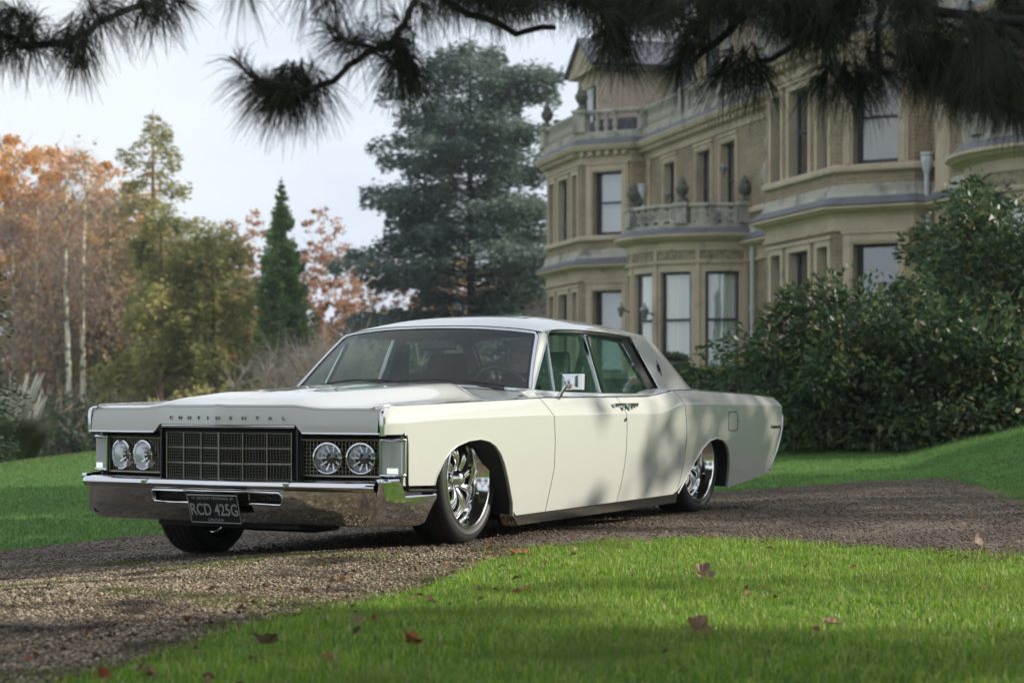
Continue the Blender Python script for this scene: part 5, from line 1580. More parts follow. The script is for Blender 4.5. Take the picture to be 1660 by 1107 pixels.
# the tree belt on the left
M['lf_gold'] = leafmat('golden_leaves', [(.58,.36,.12),(.66,.45,.16),(.46,.28,.11),(.52,.40,.16)], .5)
broadleaf('lime_tree', 'golden tree filling the belt between the oak and the fir trunk', wx(125,122), 122, 19.0, 4.6, M['lf_gold'], 16000, .28, z=-4.8, cb=.2, seed=17, bare=700)
broadleaf('lime_tree', 'golden tree low behind the bushy olive pine', wx(345,128), 128, 16.4, 3.8, M['lf_gold'], 12000, .28, z=-4.9, cb=.15, seed=18, bare=600)
broadleaf('oak_tree', 'broad orange-leaved oak at the edge of the picture, behind the birches', wx(35,118), 118, 21.6, 6.4, M['lf_orange'], 30000, .28, z=-4.6, cb=.30, seed=1, bare=900)
broadleaf('beech_tree', 'orange beech standing behind the tall dark-topped fir', wx(190,132), 132, 21.3, 4.8, M['lf_orange'], 22000, .28, z=-5, cb=.30, seed=2, bare=500)
broadleaf('beech_tree', 'orange beech showing through the fir, nearer the open sky', wx(292,134), 134, 17.8, 4.6, M['lf_orange'], 18000, .28, z=-5, cb=.25, seed=3, bare=500)
broadleaf('maple_tree', 'thin rust-brown tree on the birch side of the green cone', wx(402,136), 136, 18.8, 3.0, M['lf_rust'], 8000, .26, z=-5, cb=.25, seed=4, bare=900)
broadleaf('maple_tree', 'rust-brown tree on the cedar side of the green cone', wx(517,130), 130, 18.4, 3.2, M['lf_rust'], 10000, .26, z=-5, cb=.22, seed=5, bare=1200)
broadleaf('hazel_tree', 'low tan tree glimpsed between the rust tree and the cedar', wx(612,150), 150, 18.0, 3.6, M['lf_rust'], 6000, .28, z=-5.5, cb=.25, seed=6, bare=1000)
broadleaf('hornbeam_tree', 'faint orange tree seen through the cedar boughs', wx(735,150), 150, 19.0, 4.6, M['lf_orange'], 8000, .30, z=-5.5, cb=.2, seed=16, bare=600)

def firprof(t):
    return float(np.interp(t, [0,.15,.35,.55,.68,.76,.82,.88,.95,1], [1.15,1.15,1.08,.98,.86,.62,.26,.38,.20,.05]))
conifer('fir_tree', 'tall olive fir with a bare leader poking above the orange crowns', wx(248,112), 112, 21.6, 5.3, M['lf_pine'], 36000, .30, 38, .14, -4.6, 'bark_red', firprof, 7, thick=.35)
conifer('pine_tree', 'bushy olive green pine filling the gap beside the green cone', wx(345,98), 98, 12.8, 4.0, M['lf_olive'], 17000, .32, 18, .20, -3.6, 'bark_red', lambda t: (.95-.6*t*t), 8, thick=.5)
conifer('pine_tree', 'lower olive pine in front of the fir trunk', wx(255,96), 97, 13.2, 3.5, M['lf_olive'], 17000, .32, 16, .2, -3.5, 'bark_red', lambda t: (.95-.6*t*t), 9, thick=.5)
conifer('cypress_tree', 'neat bright green cone-shaped conifer', wx(456,104), 104, 16.2, 2.9, M['lf_cone'], 32000, .34, 90, .05, -3.9, 'bark', lambda t: min(1.0, 1.16*(1-t)**.95), 10, lift=.45, thick=.35)

# birches: slim white stems, purple-brown twig haze, a few yellow leaves
def birch(px, d, h, seed, label, lean=0.0, twigs=1500, lvs=500):
    global rng
    keep = rng; rng = np.random.default_rng(900+seed)
    x, y = wx(px, d), d; z = -.05*(d-29)-.2
    o = tree_root('birch_tree', x, y, z, label, 'tree', 'birches at the lawn edge')
    mb = MB(); pts = [Vector((lean*t*h + .12*math.sin(t*5+seed), 0, h*t)) for t in np.linspace(0, 1, 9)]
    mb.tube(pts, [lerp(.23, .03, t**.8) for t in np.linspace(0, 1, 9)], 7, caps=False); mb.build('trunk', M['bark_birch'], o, smooth=60)
    lm = MB(); ends = []
    for k in range(22):
        t = rng.uniform(.28, .97); q = pts[int(t*8)].lerp(pts[min(8, int(t*8)+1)], t*8-int(t*8)); a = rng.random()*6.283
        L = h*.14*(1.25-t)*1.6
        lm_p = [q, q+Vector((math.cos(a)*L*.4, math.sin(a)*L*.4, L*.55)), q+Vector((math.cos(a)*L*.85, math.sin(a)*L*.85, L*.80)), q+Vector((math.cos(a)*L, math.sin(a)*L, L*.45))]
        lm.tube(lm_p, [.035, .022, .012, .006], 4, caps=False); ends += lm_p[1:]
    lm.build('limbs', M['bark'], o, smooth=60, kind='stuff')
    E_ = np.array([tuple(e) for e in ends]); a = E_[rng.choice(len(E_), twigs)] + rng.normal(0, .42, (twigs, 3))
    d_ = unit(rng.normal(0, .55, (twigs, 3))+np.array([0, 0, -.55])); L = .5+.8*rng.random(twigs); wv = unit(np.cross(d_, rng.normal(0, 1, (twigs, 3))))*.014
    leaves_obj('twigs', np.stack([a-wv, a+wv, a+d_*L[:, None]+wv*.4, a+d_*L[:, None]-wv*.4], 1), M['twig'], o, kind='stuff')
    P = E_[rng.choice(len(E_), lvs)] + rng.normal(0, .55, (lvs, 3)); leaves_obj('crown', leaf_quads(P, rng.normal(0, 1, (lvs, 3)), .16+.16*rng.random(lvs), .8), M['lf_birch'], o)
    rng = keep
birch(110, 104, 16.5, 1, 'birch whose white trunk stands closest to the pampas grass side of the pair', .0)
birch(136, 106, 17.5, 2, 'brightest white-stemmed birch, the one nearer the car', .004)
birch(62, 110, 16.0, 3, 'slim grey-stemmed birch under the orange oak', -.01)
birch(168, 109, 14.5, 4, 'short leaning birch beside the fir', .02)
birch(20, 112, 15.0, 5, 'thin birch at the very edge of the picture', .0)
broadleaf('thicket_tree', 'small brown twiggy tree between the birch stems', wx(88,112), 112, 13.5, 3.8, M['lf_birch'], 3600, .34, z=-4.5, cb=.1, seed=12, bare=1300)
broadleaf('thicket_tree', 'small brown twiggy tree between the birches and the fir', wx(190,108), 108, 11.5, 2.8, M['lf_birch'], 2400, .34, z=-4.2, cb=.1, seed=13, bare=1000)

# big cedar by the house
def cedarprof(t): 
    return float(np.interp(t, [.08,.3,.45,.50,.56,.65,.8,.9,.97,1], [1.0,1.0,1.0,.88,.76,.72,.70,.58,.38,.15]))*(.88+.15*math.sin(t*44))
conifer('cedar_tree', 'huge blue-green cedar with layered boughs beside the mansion', wx(762,102), 102, 22.0, 7.9, M['lf_cedar'], 140000, .29, 44, .10, -3.2, 'bark_dark', cedarprof, 11, clear=.10, lift=.10, thick=.34, more=3)
conifer('cedar_tree', 'cedar mostly out of view, its dark bough tips poking in at the picture edge', wx(-95,27), 27, 3.3, 1.75, M['lf_dark'], 9000, .075, 12, .16, -.3, 'bark_dark', lambda t: (1-.6*t), 14, thick=.25)

# shrubs and undergrowth below the trees
def shrub(name, label, px, d, w, h, leafm, n, size, z, seed, bare=0, cat='shrub', group=None, depth=None, twigm='twig'):
    global rng
    keep = rng; rng = np.random.default_rng(1500+seed)
    x, y = wx(px, d), d
    o = tree_root(name, x, y, z, label, cat, group)
    mb = MB(); ends = []
    for k in range(9):
        a = rng.random()*6.283
        limb(mb, (math.cos(a)*w*.12, math.sin(a)*w*.12, 0), (math.cos(a)*.5, math.sin(a)*.5, 1), h*.6, .03+.008*h, 1, ends, .3, .3, 4, .6, 3)
    mb.build('stem', M['bark'], o, smooth=60)
    c = np.concatenate([np.array([tuple(e[0]) for e in ends]), ball(70)*[w/2, (depth or w)/2, h*.45]+[0, 0, h*.48]])
    pick = rng.choice(len(c), n); off = ball(n); P = c[pick]+off*np.array([w*.11, w*.11, h*.11]); P[:, 2] = np.abs(P[:, 2])
    leaves_obj('foliage', leaf_quads(P, off+rng.normal(0, .6, (n, 3)), size*(.5+.9*rng.random(n)), .55), leafm, o)
    if bare:
        nt = bare; a = c[rng.choice(len(c), nt)]; dd = unit(rng.normal(0, .7, (nt, 3))+[0, 0, .7]); L = h*(.12+.22*rng.random(nt)); wv = unit(np.cross(dd, rng.normal(0, 1, (nt, 3))))*.012*max(1, d/80)
        leaves_obj('twigs', np.stack([a-wv, a+wv, a+dd*L[:, None]+wv*.3, a+dd*L[:, None]-wv*.3], 1), M[twigm], o, kind='stuff')
    rng = keep
    return o
shrub('bare_shrub', 'pale pinkish bare shrub below the green cone', 470, 74, 2.6, 4.4, M['lf_birch'], 500, .16, -2.0, 1, 2600, twigm='twig_grey')
shrub('bare_shrub', 'pale pinkish bare shrub touching the windscreen pillar', 530, 70, 2.6, 4.4, M['lf_birch'], 500, .16, -1.8, 2, 2600, twigm='twig_grey')
shrub('bare_shrub', 'tan bare shrub between the rust tree and the cedar skirt', 590, 84, 3.0, 5.6, M['lf_rust'], 900, .18, -2.4, 3, 2400, twigm='twig_grey')
shrub('evergreen_shrub', 'dark evergreen shrub under the birch stems', 100, 92, 3.6, 4.4, M['lf_dark'], 3000, .24, -3.2, 4, 300)
shrub('evergreen_shrub', 'dark evergreen shrub between birches and olive pine', 190, 94, 3.4, 4.0, M['lf_dark'], 2600, .24, -3.3, 5, 300)
shrub('olive_shrub', 'olive green shrub below the lower pine', 300, 88, 4.0, 4.2, M['lf_olive'], 3000, .24, -3.0, 6, 200)
shrub('olive_shrub', 'olive green shrub low behind the hood', 390, 86, 3.6, 3.8, M['lf_olive'], 2600, .24, -2.9, 7, 200)
# far wood behind everything: one mass
n = 9000; xx = rng.uniform(-75, 6, n); yy = rng.uniform(150, 185, n); zz = -6+rng.random(n)*(9+2.5*np.sin(xx*.31)+2*np.sin(xx*.83))
leaves_obj('far_woodland', leaf_quads(np.stack([xx, yy, zz], 1), rng.normal(0, 1, (n, 3)), 1.0+1.0*rng.random(n), .8), leafmat('far_wood', [(.07,.055,.04),(.11,.075,.045),(.05,.05,.03),(.09,.08,.04)], .2), kind='stuff')

# pampas grass: long leaves and pale plumes
def pampas(px, d, h, seed, label):
    global rng
    keep = rng; rng = np.random.default_rng(1700+seed)
    x, y = wx(px, d), d; z = float(ground(x, y))-.05
    o = tree_root('pampas_grass', x, y, z, label, 'grass clump', 'pampas grass clumps')
    n = 900; a = rng.random(n)*6.283; r_ = .12*rng.random(n); L = h*(.5+.35*rng.random(n)); o_ = .25+.5*rng.random(n)
    p0 = np.stack([np.cos(a)*r_, np.sin(a)*r_, 0*a], 1); dxy = np.stack([np.cos(a), np.sin(a), 0*a], 1)
    p1 = p0+dxy*(L*o_*.4)[:, None]+np.array([0,0,1])*(L*.62)[:, None]; p2 = p0+dxy*(L*o_)[:, None]+np.array([0,0,1])*(L*.72)[:, None]
    w_ = np.stack([-np.sin(a), np.cos(a), 0*a], 1)*.008
    V = np.concatenate([np.stack([p0-w_, p0+w_, p1+w_, p1-w_], 1), np.stack([p1-w_, p1+w_, p2+w_*.2, p2-w_*.2], 1)])
    leaves_obj('leaf_clump', V, M['pampas_leaf'], o)
    for k in range(24):
        mb = MB(); a = rng.random()*6.283; b = rng.uniform(.05, .38)
        base = Vector((math.cos(a)*.1, math.sin(a)*.1, h*.4)); tip = Vector((math.cos(a)*(b+.12), math.sin(a)*(b+.12), h*rng.uniform(.86, 1.05)))
        pts = [base.lerp(tip, t)+Vector((0, 0, .0)) for t in np.linspace(0, 1, 9)]
        mb.tube(pts, [.006, .006, .012, .024, .030, .028, .023, .015, .004], 7); mb.build('plume', M['plume'], o, smooth=60)
    rng = keep
M['pampas_leaf'] = leafmat('pampas_leaves', [(.13,.17,.07),(.19,.22,.10),(.27,.27,.14)], .4)
M['plume'] = pbr('cream_plume', (.80, .74, .64), .95, noise=[(30, (.60, .54, .46), .4, .65)], bump=(60, 1, .02))
pampas(4, 32, 1.35, 1, 'pampas grass clump at the picture edge on the lawn crest')
pampas(40, 33, 1.35, 2, 'pampas grass clump with cream plumes, nearer the birches')
pampas(22, 31, 1.45, 4, 'tallest pampas grass clump, its plumes in front of the birch stems')
pampas(-30, 34, 1.5, 3, 'pampas grass clump half cut off by the picture edge')

# ------------------------------------------------------------------ the big shrubbery beside the house
M['lf_laurel'] = leafmat('glossy_laurel', [(.048,.088,.042),(.066,.115,.050),(.036,.064,.034),(.095,.145,.056),(.058,.10,.044),(.22,.22,.07)], .38, .42)
M['lf_maple_bush'] = leafmat('yellowing_laurel', [(.062,.108,.044),(.10,.15,.05),(.24,.23,.08),(.048,.086,.036),(.16,.18,.06)], .4, .42)
def bigbush(name, label, x0, y0, w, dp, h, n, size, mat, seed, z=None, tips=True):
    global rng
    keep = rng; rng = np.random.default_rng(2100+seed)
    z = float(ground(x0, y0))-.05 if z is None else z
    o = tree_root(name, x0, y0, z, label, 'shrub', 'big evergreen shrubs in front of the mansion')
    mb = MB(); ends = []
    for k in range(12):
        a = rng.random()*6.283; r_ = rng.random()*.2*w
        limb(mb, (math.cos(a)*r_, math.sin(a)*r_*dp/w, 0), (math.cos(a)*.5, math.sin(a)*.5, .9), h*.36, .05, 2, ends, .3, .3, 4, .7, 3)
    mb.build('stem', M['bark_dark'], o, smooth=60)
    # clumps on and inside a dome
    m = 300; v = unit(rng.normal(0, 1, (m, 3))); v[:, 2] = np.abs(v[:, 2])*1.0-.12
    rad = (.50+.52*rng.random((m, 1))**.6)*(1+.17*np.sin(v[:, 0:1]*7+seed)*np.sin(v[:, 2:3]*6+v[:, 1:2]*5))
    c = v*rad*np.array([w/2, dp/2, h]); c[:, 2] = np.maximum(c[:, 2], .12)
    cr = .17+.30*rng.random(m)
    pick = rng.choice(m, n); off = ball(n); P = c[pick]+off*cr[pick][:, None]; P[:, 2] = np.maximum(P[:, 2], .03)
    Vq = leaf_quads(P, off*.8+v[pick]*.7+rng.normal(0, .45, (n, 3))+np.array([0,0,-.25]), size*(.55+.75*rng.random(n)), .40, .15, .3)
    leaves_obj('foliage', Vq, mat, o)
    rng = keep
    return o
bigbush('laurel_shrub', 'glossy dark laurel with sunlit yellow-green top, spreading over the car tail', 4.4, 24.0, 4.1, 3.6, 2.25, 24000, .125, M['lf_laurel'], 1)
bigbush('laurel_shrub', 'tallest dark laurel mass rising below the mansion bay', 6.95, 25.4, 4.9, 4.2, 3.1, 30000, .13, M['lf_laurel'], 2)
bigbush('laurel_shrub', 'laurel with yellowing leaves at the picture edge under the balcony', 9.1, 25.9, 4.6, 4.2, 3.15, 26000, .125, M['lf_maple_bush'], 3)
bigbush('laurel_shrub', 'low dark laurel sprays hiding the foot of the taller mass', 5.6, 23.2, 2.8, 2.2, 1.4, 9000, .125, M['lf_laurel'], 4)
conifer('juniper_tree', 'soft blue-green conifer top showing above the laurels by the balcony', wx(1580,34), 34, 4.0, 1.35, leafmat('juniper', [(.040,.075,.048),(.055,.095,.060),(.03,.058,.038)], .3), 7000, .15, 34, -.1, .6, 'bark', lambda t: (1-t)**.7, 15, lift=.9, thick=.4)
# clipped hedge seen past the boot
def hedge(label, xa, ya, xb, yb, h, w, n, seed):
    L = math.hypot(xb-xa, yb-ya); o = tree_root('clipped_hedge', xa, ya, .5, label, 'hedge')
    o.rotation_euler[2] = math.atan2(yb-ya, xb-xa)
    mb = MB(); mb.box(.1, L-.1, -w/2+.12, w/2-.12, -.6, h-.12); mb.build('hedge_core', M['bark_dark'], o)
    P = np.stack([rng.uniform(0, L, n), rng.uniform(-w/2, w/2, n), rng.uniform(-.4, h, n)], 1)
    f = rng.integers(0, 3, n); P[f == 0, 2] = h+rng.normal(0, .03, (f == 0).sum()); P[f == 1, 1] = -w/2+rng.normal(0, .03, (f == 1).sum()); P[f == 2, 1] = w/2+rng.normal(0, .03, (f == 2).sum())
    leaves_obj('foliage', leaf_quads(P, rng.normal(0, 1, (n, 3)), .07+.07*rng.random(n), .55), M['lf_dark'], o)
hedge('low clipped dark hedge under the bow windows', wx(1090,42), 42, wx(1290,38), 38, .82, .9, 9000, 1)
# stone urn planter before the bow windows
ux, uy = wx(1090, 45), 45; uz = .8+(641.6-640)/3215*45
up_ = tree_root('urn_planter', ux, uy, uz-.55, 'stone urn planter with green plants before the bow windows', 'planter')
mb = MB(); mb.lathe([(0,0),(.24,0),(.24,.5),(.13,.56),(.09,.72),(.16,.84),(.27,.98),(.36,1.20),(.42,1.24),(.42,1.30),(.36,1.30),(0,1.22)], 16); mb.build('urn', M['terracotta'], up_, smooth=45)
P = ball(500)*[.40, .40, .16]+[0, 0, 1.36]; P[:, 2] = np.maximum(P[:, 2], 1.2)
leaves_obj('foliage', leaf_quads(P, rng.normal(0, 1, (500, 3))+[0, 0, .6], .10+.08*rng.random(500), .4), M['lf_laurel'], up_)
# little tiled outbuilding behind the mansion corner
ob = tree_root('garden_house', wx(868, 98), 98, -1.0, 'small brick garden house with a hipped tiled roof behind the mansion corner', 'garden house')
M['brick_red'] = pbr('dark_red_brick', (.13, .085, .075), .9, noise=[(3, (.09, .06, .05), .4, .7)], bump=(20, .4, .02))
M['tile_red'] = pbr('plum_roof_tile', (.19, .115, .13), .8, noise=[(4, (.12, .08, .09), .45, .7)], bump=(22, .5, .03))
mb = MB(); mb.box(-1.2, 3, 0, 3.5, 0, 5.2); mb.build('wall', M['brick_red'], ob)
mb = MB(); mb.add([(-1.6,-.4,5.2),(3.4,-.4,5.2),(3.4,3.9,5.2),(-1.6,3.9,5.2),(.2,1.7,6.9),(1.6,1.7,6.9)], [(0,1,5,4),(1,2,5),(2,3,4,5),(3,0,4),(0,3,2,1)]); mb.build('roof', M['tile_red'], ob)

# ------------------------------------------------------------------ overhanging pine
def at(px, py, d): return Vector(((px-830)/3215*d, d, .8+(641.6-py)/3215*d))
pine = tree_root('overhanging_pine', 4.6, 6.2, float(ground(4.6, 6.2))-.1, 'dark long-needled pine hanging its branches across the top of the view', 'tree')
PO = Vector(pine.location)
M['needle'] = leafmat('long_needles', [(.026,.038,.024),(.040,.056,.032),(.018,.024,.016),(.055,.060,.040),(.045,.036,.026)], .25, .45)
trunk = MB(); trunk.tube([(0,0,0),(.05,0,1.5),(-.05,.1,3.2),(.1,.1,6),(0,0,9.5)], [.30,.26,.22,.16,.05], 12, caps=False); trunk.build('trunk', M['bark'], pine, smooth=60)
NV = []
def needles(c, ax, n, L=.115, spread=(.35, 1.25), stem=.10):
    ax = unit(np.array(ax, float)); 
    s_ = rng.random(n)**.8*stem
    v = unit(rng.normal(0, 1, (n, 3))); v = unit(v - (v @ ax)[:, None]*ax)
    th = rng.uniform(*spread, n)
    d = ax*np.cos(th)[:, None] + v*np.sin(th)[:, None]
    l = L*(.65+.55*rng.random(n))
    p0 = np.array(c) - ax*(stem-s_)[:, None]
    g = np.array([0, 0, -1.])*(l*.42)[:, None]
    p1 = p0 + d*(l*.5)[:, None] + g*.15; p2 = p0 + d*l[:, None] + g
    w = unit(np.cross(d, rng.normal(0, 1, (n, 3))))*.0011
    NV.append(np.stack([p0-w, p0+w, p1+w, p1-w], 1)); NV.append(np.stack([p1-w, p1+w, p2+w*.3, p2-w*.3], 1))
def bough(path, d0, d1, r0, r1, tufts=(), name='branch'):
    pts = [at(px, py, lerp(d0, d1, k/(len(path)-1))) - PO for k, (px, py) in enumerate(path)]
    sm = []
    for a, b in zip(pts[:-1], pts[1:]): sm += [a.lerp(b, t) + Vector(rng.normal(0, .004, 3)) for t in (0, .33, .67)]
    sm.append(pts[-1])
    mb = MB(); mb.tube(sm, [lerp(r0, r1, k/(len(sm)-1)) for k in range(len(sm))], 6); mb.build(name, M['bark_dark'], pine, smooth=60)
    return sm
def tuft_at(px, py, d, ax, n=130, L=.115, **k): needles(at(px, py, d)-PO, ax, n, L, **k)
dn = (0, 0, -1)
# main limb out of frame above, from the trunk to the far end
mb = MB(); lim = [Vector((0,0,2.35)), Vector((-1.6,.1,1.98)), Vector((-3.4,.1,1.72)), Vector((-5.2,.3,1.78)), Vector((-6.6,.5,1.75))]
lim = [p+Vector((0, 0, 1.5)) for p in lim]; mb.tube(lim, [.11,.085,.06,.04,.025], 8); mb.build('branch', M['bark_dark'], pine, smooth=60)
# left drooping bough
s1 = bough([(-90,-40),(-20,40),(40,75),(110,72),(160,38),(215,15),(290,-12)], 5.6, 6.2, .012, .009)
for (px, py, ax, n) in [(0,70,(-.3,0,-1),150),(20,80,(-.4,0,-.8),130),(55,75,(.1,0,-1),120),(90,62,(.5,.2,.3),80),(135,70,(0,0,-1),170),(128,95,(.05,0,-1),150),(105,72,(-.2,0,-.8),110),(165,35,(.3,0,-.5),110),(195,20,(.6,0,-.4),110),(235,22,(.2,0,-.9),150),(262,18,(.3,0,-1),150),(290,5,(.5,0,-.6),130),(60,30,(.2,.3,.6),110),(25,15,(-.3,0,.5),120),(0,20,(-.6,0,.1),130),(-20,60,(-.6,0,-.6),130),(40,45,(.2,-.3,.2),100),(150,10,(.1,0,.6),60)]:
    tuft_at(px, py, 5.8+rng.normal(0, .1), ax, n, .11)
# hanging twig in the middle
s2 = bough([(700,-30),(672,5),(652,40),(632,70),(592,88),(552,120),(505,146),(462,152),(428,140)], 5.6, 5.3, .011, .008)
bough([(618,80),(585,72),(548,62),(530,40)], 5.5, 5.4, .006, .004); bough([(428,142),(400,115),(372,92)], 5.3, 5.25, .007, .003); bough([(640,65),(655,95),(665,125)], 5.5, 5.5, .012, .007)
for (px, py, ax, n) in [(432,146,(-1,0,-.1),190),(425,140,(-.9,0,.5),140),(410,122,(-.8,0,.7),90),(385,100,(-.8,0,.9),70),(450,152,(-.3,0,-1),230),(470,155,(-.1,0,-1),230),(495,150,(.1,0,-1),190),(440,135,(-.5,0,.8),120),(520,140,(.3,0,-.9),90),(655,112,(.1,0,-.8),200),(672,118,(.8,0,-.4),170),(640,100,(-.5,0,-.7),120),(650,60,(.6,0,.3),110),(625,70,(-.6,0,.3),120),(600,52,(-.5,0,.7),90),(548,62,(-.8,0,.2),110),(535,42,(-.6,0,.8),90),(575,75,(-.3,0,-.8),70),(640,25,(-.5,0,.5),80),(690,10,(.5,0,-.6),130),(540,5,(-.1,0,-1),110),(500,-10,(0,0,-1),100),(395,-10,(0,0,-1),80),(600,-10,(-.3,0,-.8),90)]:
    tuft_at(px, py, 5.4+rng.normal(0, .06), ax, n, .118)
# the heavy mass on the other side
bough([(690,-20),(760,22),(840,52),(900,45)], 5.7, 5.9, .012, .008); bough([(1120,-30),(1050,20),(990,50),(960,62)], 6.2, 6.0, .018, .008); bough([(1250,-30),(1180,50),(1120,105)], 6.2, 6.0, .02, .008)
bough([(1400,-10),(1330,45),(1250,95),(1190,120)], 6.3, 6.0, .014, .007); bough([(1400,-12),(1480,15),(1560,24),(1680,34)], 6.0, 5.4, .013, .017); bough([(1440,88),(1500,110),(1560,136),(1620,168),(1700,200)], 6.0, 5.4, .008, .012)
bough([(1600,26),(1632,58),(1700,100)], 5.8, 5.5, .009, .012); bough([(1440,-10),(1422,40),(1424,100)], 6.1, 6.0, .012, .008); bough([(1480,55),(1540,70),(1600,86),(1700,110)], 5.9, 5.5, .006, .009); bough([(1610,28),(1640,-20)], 5.8, 5.7, .008, .008)
for k in range(142):
    px = rng.uniform(700, 1500); lo = np.interp(px, [700, 780, 850, 900, 960, 985, 1020, 1060, 1110, 1180, 1250, 1320, 1400, 1500], [5, 24, 5, 8, 18, 66, 50, 30, 88, 108, 62, 78, 100, 30])
    py = rng.uniform(-45, lo-12)
    tuft_at(px, py, 6.0+rng.normal(0, .25), (rng.normal(0, .55)-.1, rng.normal(0, .35), -.75+rng.normal(0, .45)), 98, .112)
for k in range(34):
    px = rng.uniform(1450, 1700); py = np.interp(px, [1450, 1700], [70, 130]) + rng.normal(0, 34)
    tuft_at(px, py, 5.7+rng.normal(0, .2), (rng.normal(0, .5)+.25, rng.normal(0, .35), -.8+rng.normal(0, .35)), 110, .125)
for (px, py, ax) in [(1170,120,(-.4,0,-1)),(1205,125,(.0,0,-1)),(1235,118,(.3,0,-1)),(1330,135,(-.5,0,-.9)),(1370,140,(0,0,-1)),(1400,138,(.3,0,-1)),(1430,120,(.6,0,-1)),(1100,105,(-.4,0,-.9)),(985,75,(.1,0,-1)),(1010,85,(0,0,-1)),(1640,170,(0,0,-1)),(1665,150,(0,0,-1)),(1600,150,(-.2,0,-1)),(1560,120,(-.1,0,-1)),(1520,105,(-.1,0,-1)),(1640,10,(.4,0,-.8)),(1660,50,(.3,0,-.9))]:
    tuft_at(px, py, 5.9+rng.normal(0, .1), ax, 190, .125)
leaves_obj('needles', np.concatenate(NV), M['needle'], pine, kind='stuff')
# the pine's upper crown, unseen, spread wide to dim skylight on the near lawn
cc = ball(260)*[4.2, 4.4, 1.3]+[-1.9, -1.4, 5.9]; cc = np.concatenate([cc, ball(30)*[1.2, 1.2, 1.6]+[0, 0, 8.0]])
n = 38000; pk = rng.choice(len(cc), n); P = cc[pk]+ball(n)*[.62, .62, .34]
leaves_obj('crown', leaf_quads(P, rng.normal(0, 1, (n, 3)), .20+.22*rng.random(n), .30), M['lf_dark'], pine)
for k in range(9):
    a = k*2.4; q = cc[k*7]; mb = MB(); mb.tube([(.0, 0, 5.2+.25*k), (q[0]*.5, q[1]*.5, lerp(5.2+.25*k, q[2], .6)), tuple(q)], [.09, .06, .02], 6); mb.build('branch', M['bark_dark'], pine, smooth=60)

# ------------------------------------------------------------------ trees beyond the picture that shade the scene and show in the car glass
Sh = np.array([math.sin(SUN_AZ), math.cos(SUN_AZ)]); Pp = np.array([-Sh[1], Sh[0]])
def qpos(q, D): return tuple(q*Pp + D*Sh)
def shade_tree(q, D, h, rx, n, seed, label, cb=.12, size=.26):
    x, y = qpos(q, D); broadleaf('beech_tree', label, x, y, h, rx, M['lf_shade'], n, size, seed=seed, cb=cb, z=float(ground(x, y))-.2, cl=.5)
SHADE = [(14.95, 18, 12.6, 3.5, 9000, 31, 'tall green beech shading the tail of the car'), 
         (4.2, 22, 16, 3.3, 24000, 34, 'tall green beech shading the nearest grass'), (-4.5, 22, 16, 4.0, 8000, 35, 'tall green beech behind the camera side of the lawn')]
for a in SHADE: shade_tree(*a)
shade_tree(7.9, 31, 14, .55, 700, 36, 'slim unseen beech added to streak the near lawn with shade', .5, .2)  # unseen tree added to throw a narrow band of shade
def tall_hedge(label, xa, ya, xb, yb, h, w, n, z):
    L = math.hypot(xb-xa, yb-ya); o = tree_root('reflected_hedge', xa, ya, z, label, 'hedge'); o.rotation_euler[2] = math.atan2(yb-ya, xb-xa)
    mb = MB(); k = 24
    top = [h*(.86+.07*math.sin(i*1.9)+.05*math.sin(i*.8)) for i in range(k+1)]
    for sy in (-1, 1): mb.grid([[(L*i/k, sy*(w/2-.35)*(1-.35*(zz/h)**2), zz*top[i]/h) for i in range(k+1)] for zz in np.linspace(0, h*.93, 6)])
    mb.grid([[(L*i/k, sy*(w/2-.35)*.70, top[i]*.93) for i in range(k+1)] for sy in (-1, 1)])
    mb.build('stems', M['lf_dark'], o)  # solid dark core inside the leaf shell, not separate stalks
    x = rng.uniform(0, L, n); zz = rng.random(n)*np.interp(x, [L*i/k for i in range(k+1)], top); side = rng.choice([-1, 1], n)
    y = side*(w/2)*(1-.35*(zz/h)**2)*(.75+.35*rng.random(n))+rng.normal(0, .12, n)
    leaves_obj('foliage', leaf_quads(np.stack([x, y, zz], 1), rng.normal(0, 1, (n, 3)), .16+.2*rng.random(n), .5), M['lf_yew'], o)
M['lf_yew'] = leafmat('yew_leaves', [(.14,.24,.11),(.19,.30,.13),(.10,.18,.085),(.25,.34,.14)], .4)
tall_hedge('tall shaggy yew hedge, unseen, added as green for the side glass to mirror', 13.5, 32, 25, 17.5, 5.2, 3.2, 20000, .6)  # unseen hedge added so the car windows mirror green instead of sky
broadleaf('reflected_holly', 'dense holly, unseen, added to fill the side windows with mirrored green', 10.4, 20.0, 7.0, 2.5, M['lf_yew'], 26000, .17, seed=38, cb=.02, z=.6, cl=1.5)  # unseen tree placed and sized for the reflection in the side glass
# trees behind the viewer, seen only as reflections
for k, (x, y, h, r_) in enumerate([(-24, -24, 8, 5), (-6, -34, 9, 6), (14, -26, 8, 5), (-34, -8, 9, 5), (24, -16, 9, 5)]):
    broadleaf('garden_tree', ['wide garden tree behind the camera', 'tall garden tree behind the camera', 'round garden tree behind the camera', 'garden tree beyond the open lawn', 'garden tree beside the far shade'][k], x, y, h, r_, M['lf_shade'], 3500, .6, seed=40+k, cb=.1, z=-.2)

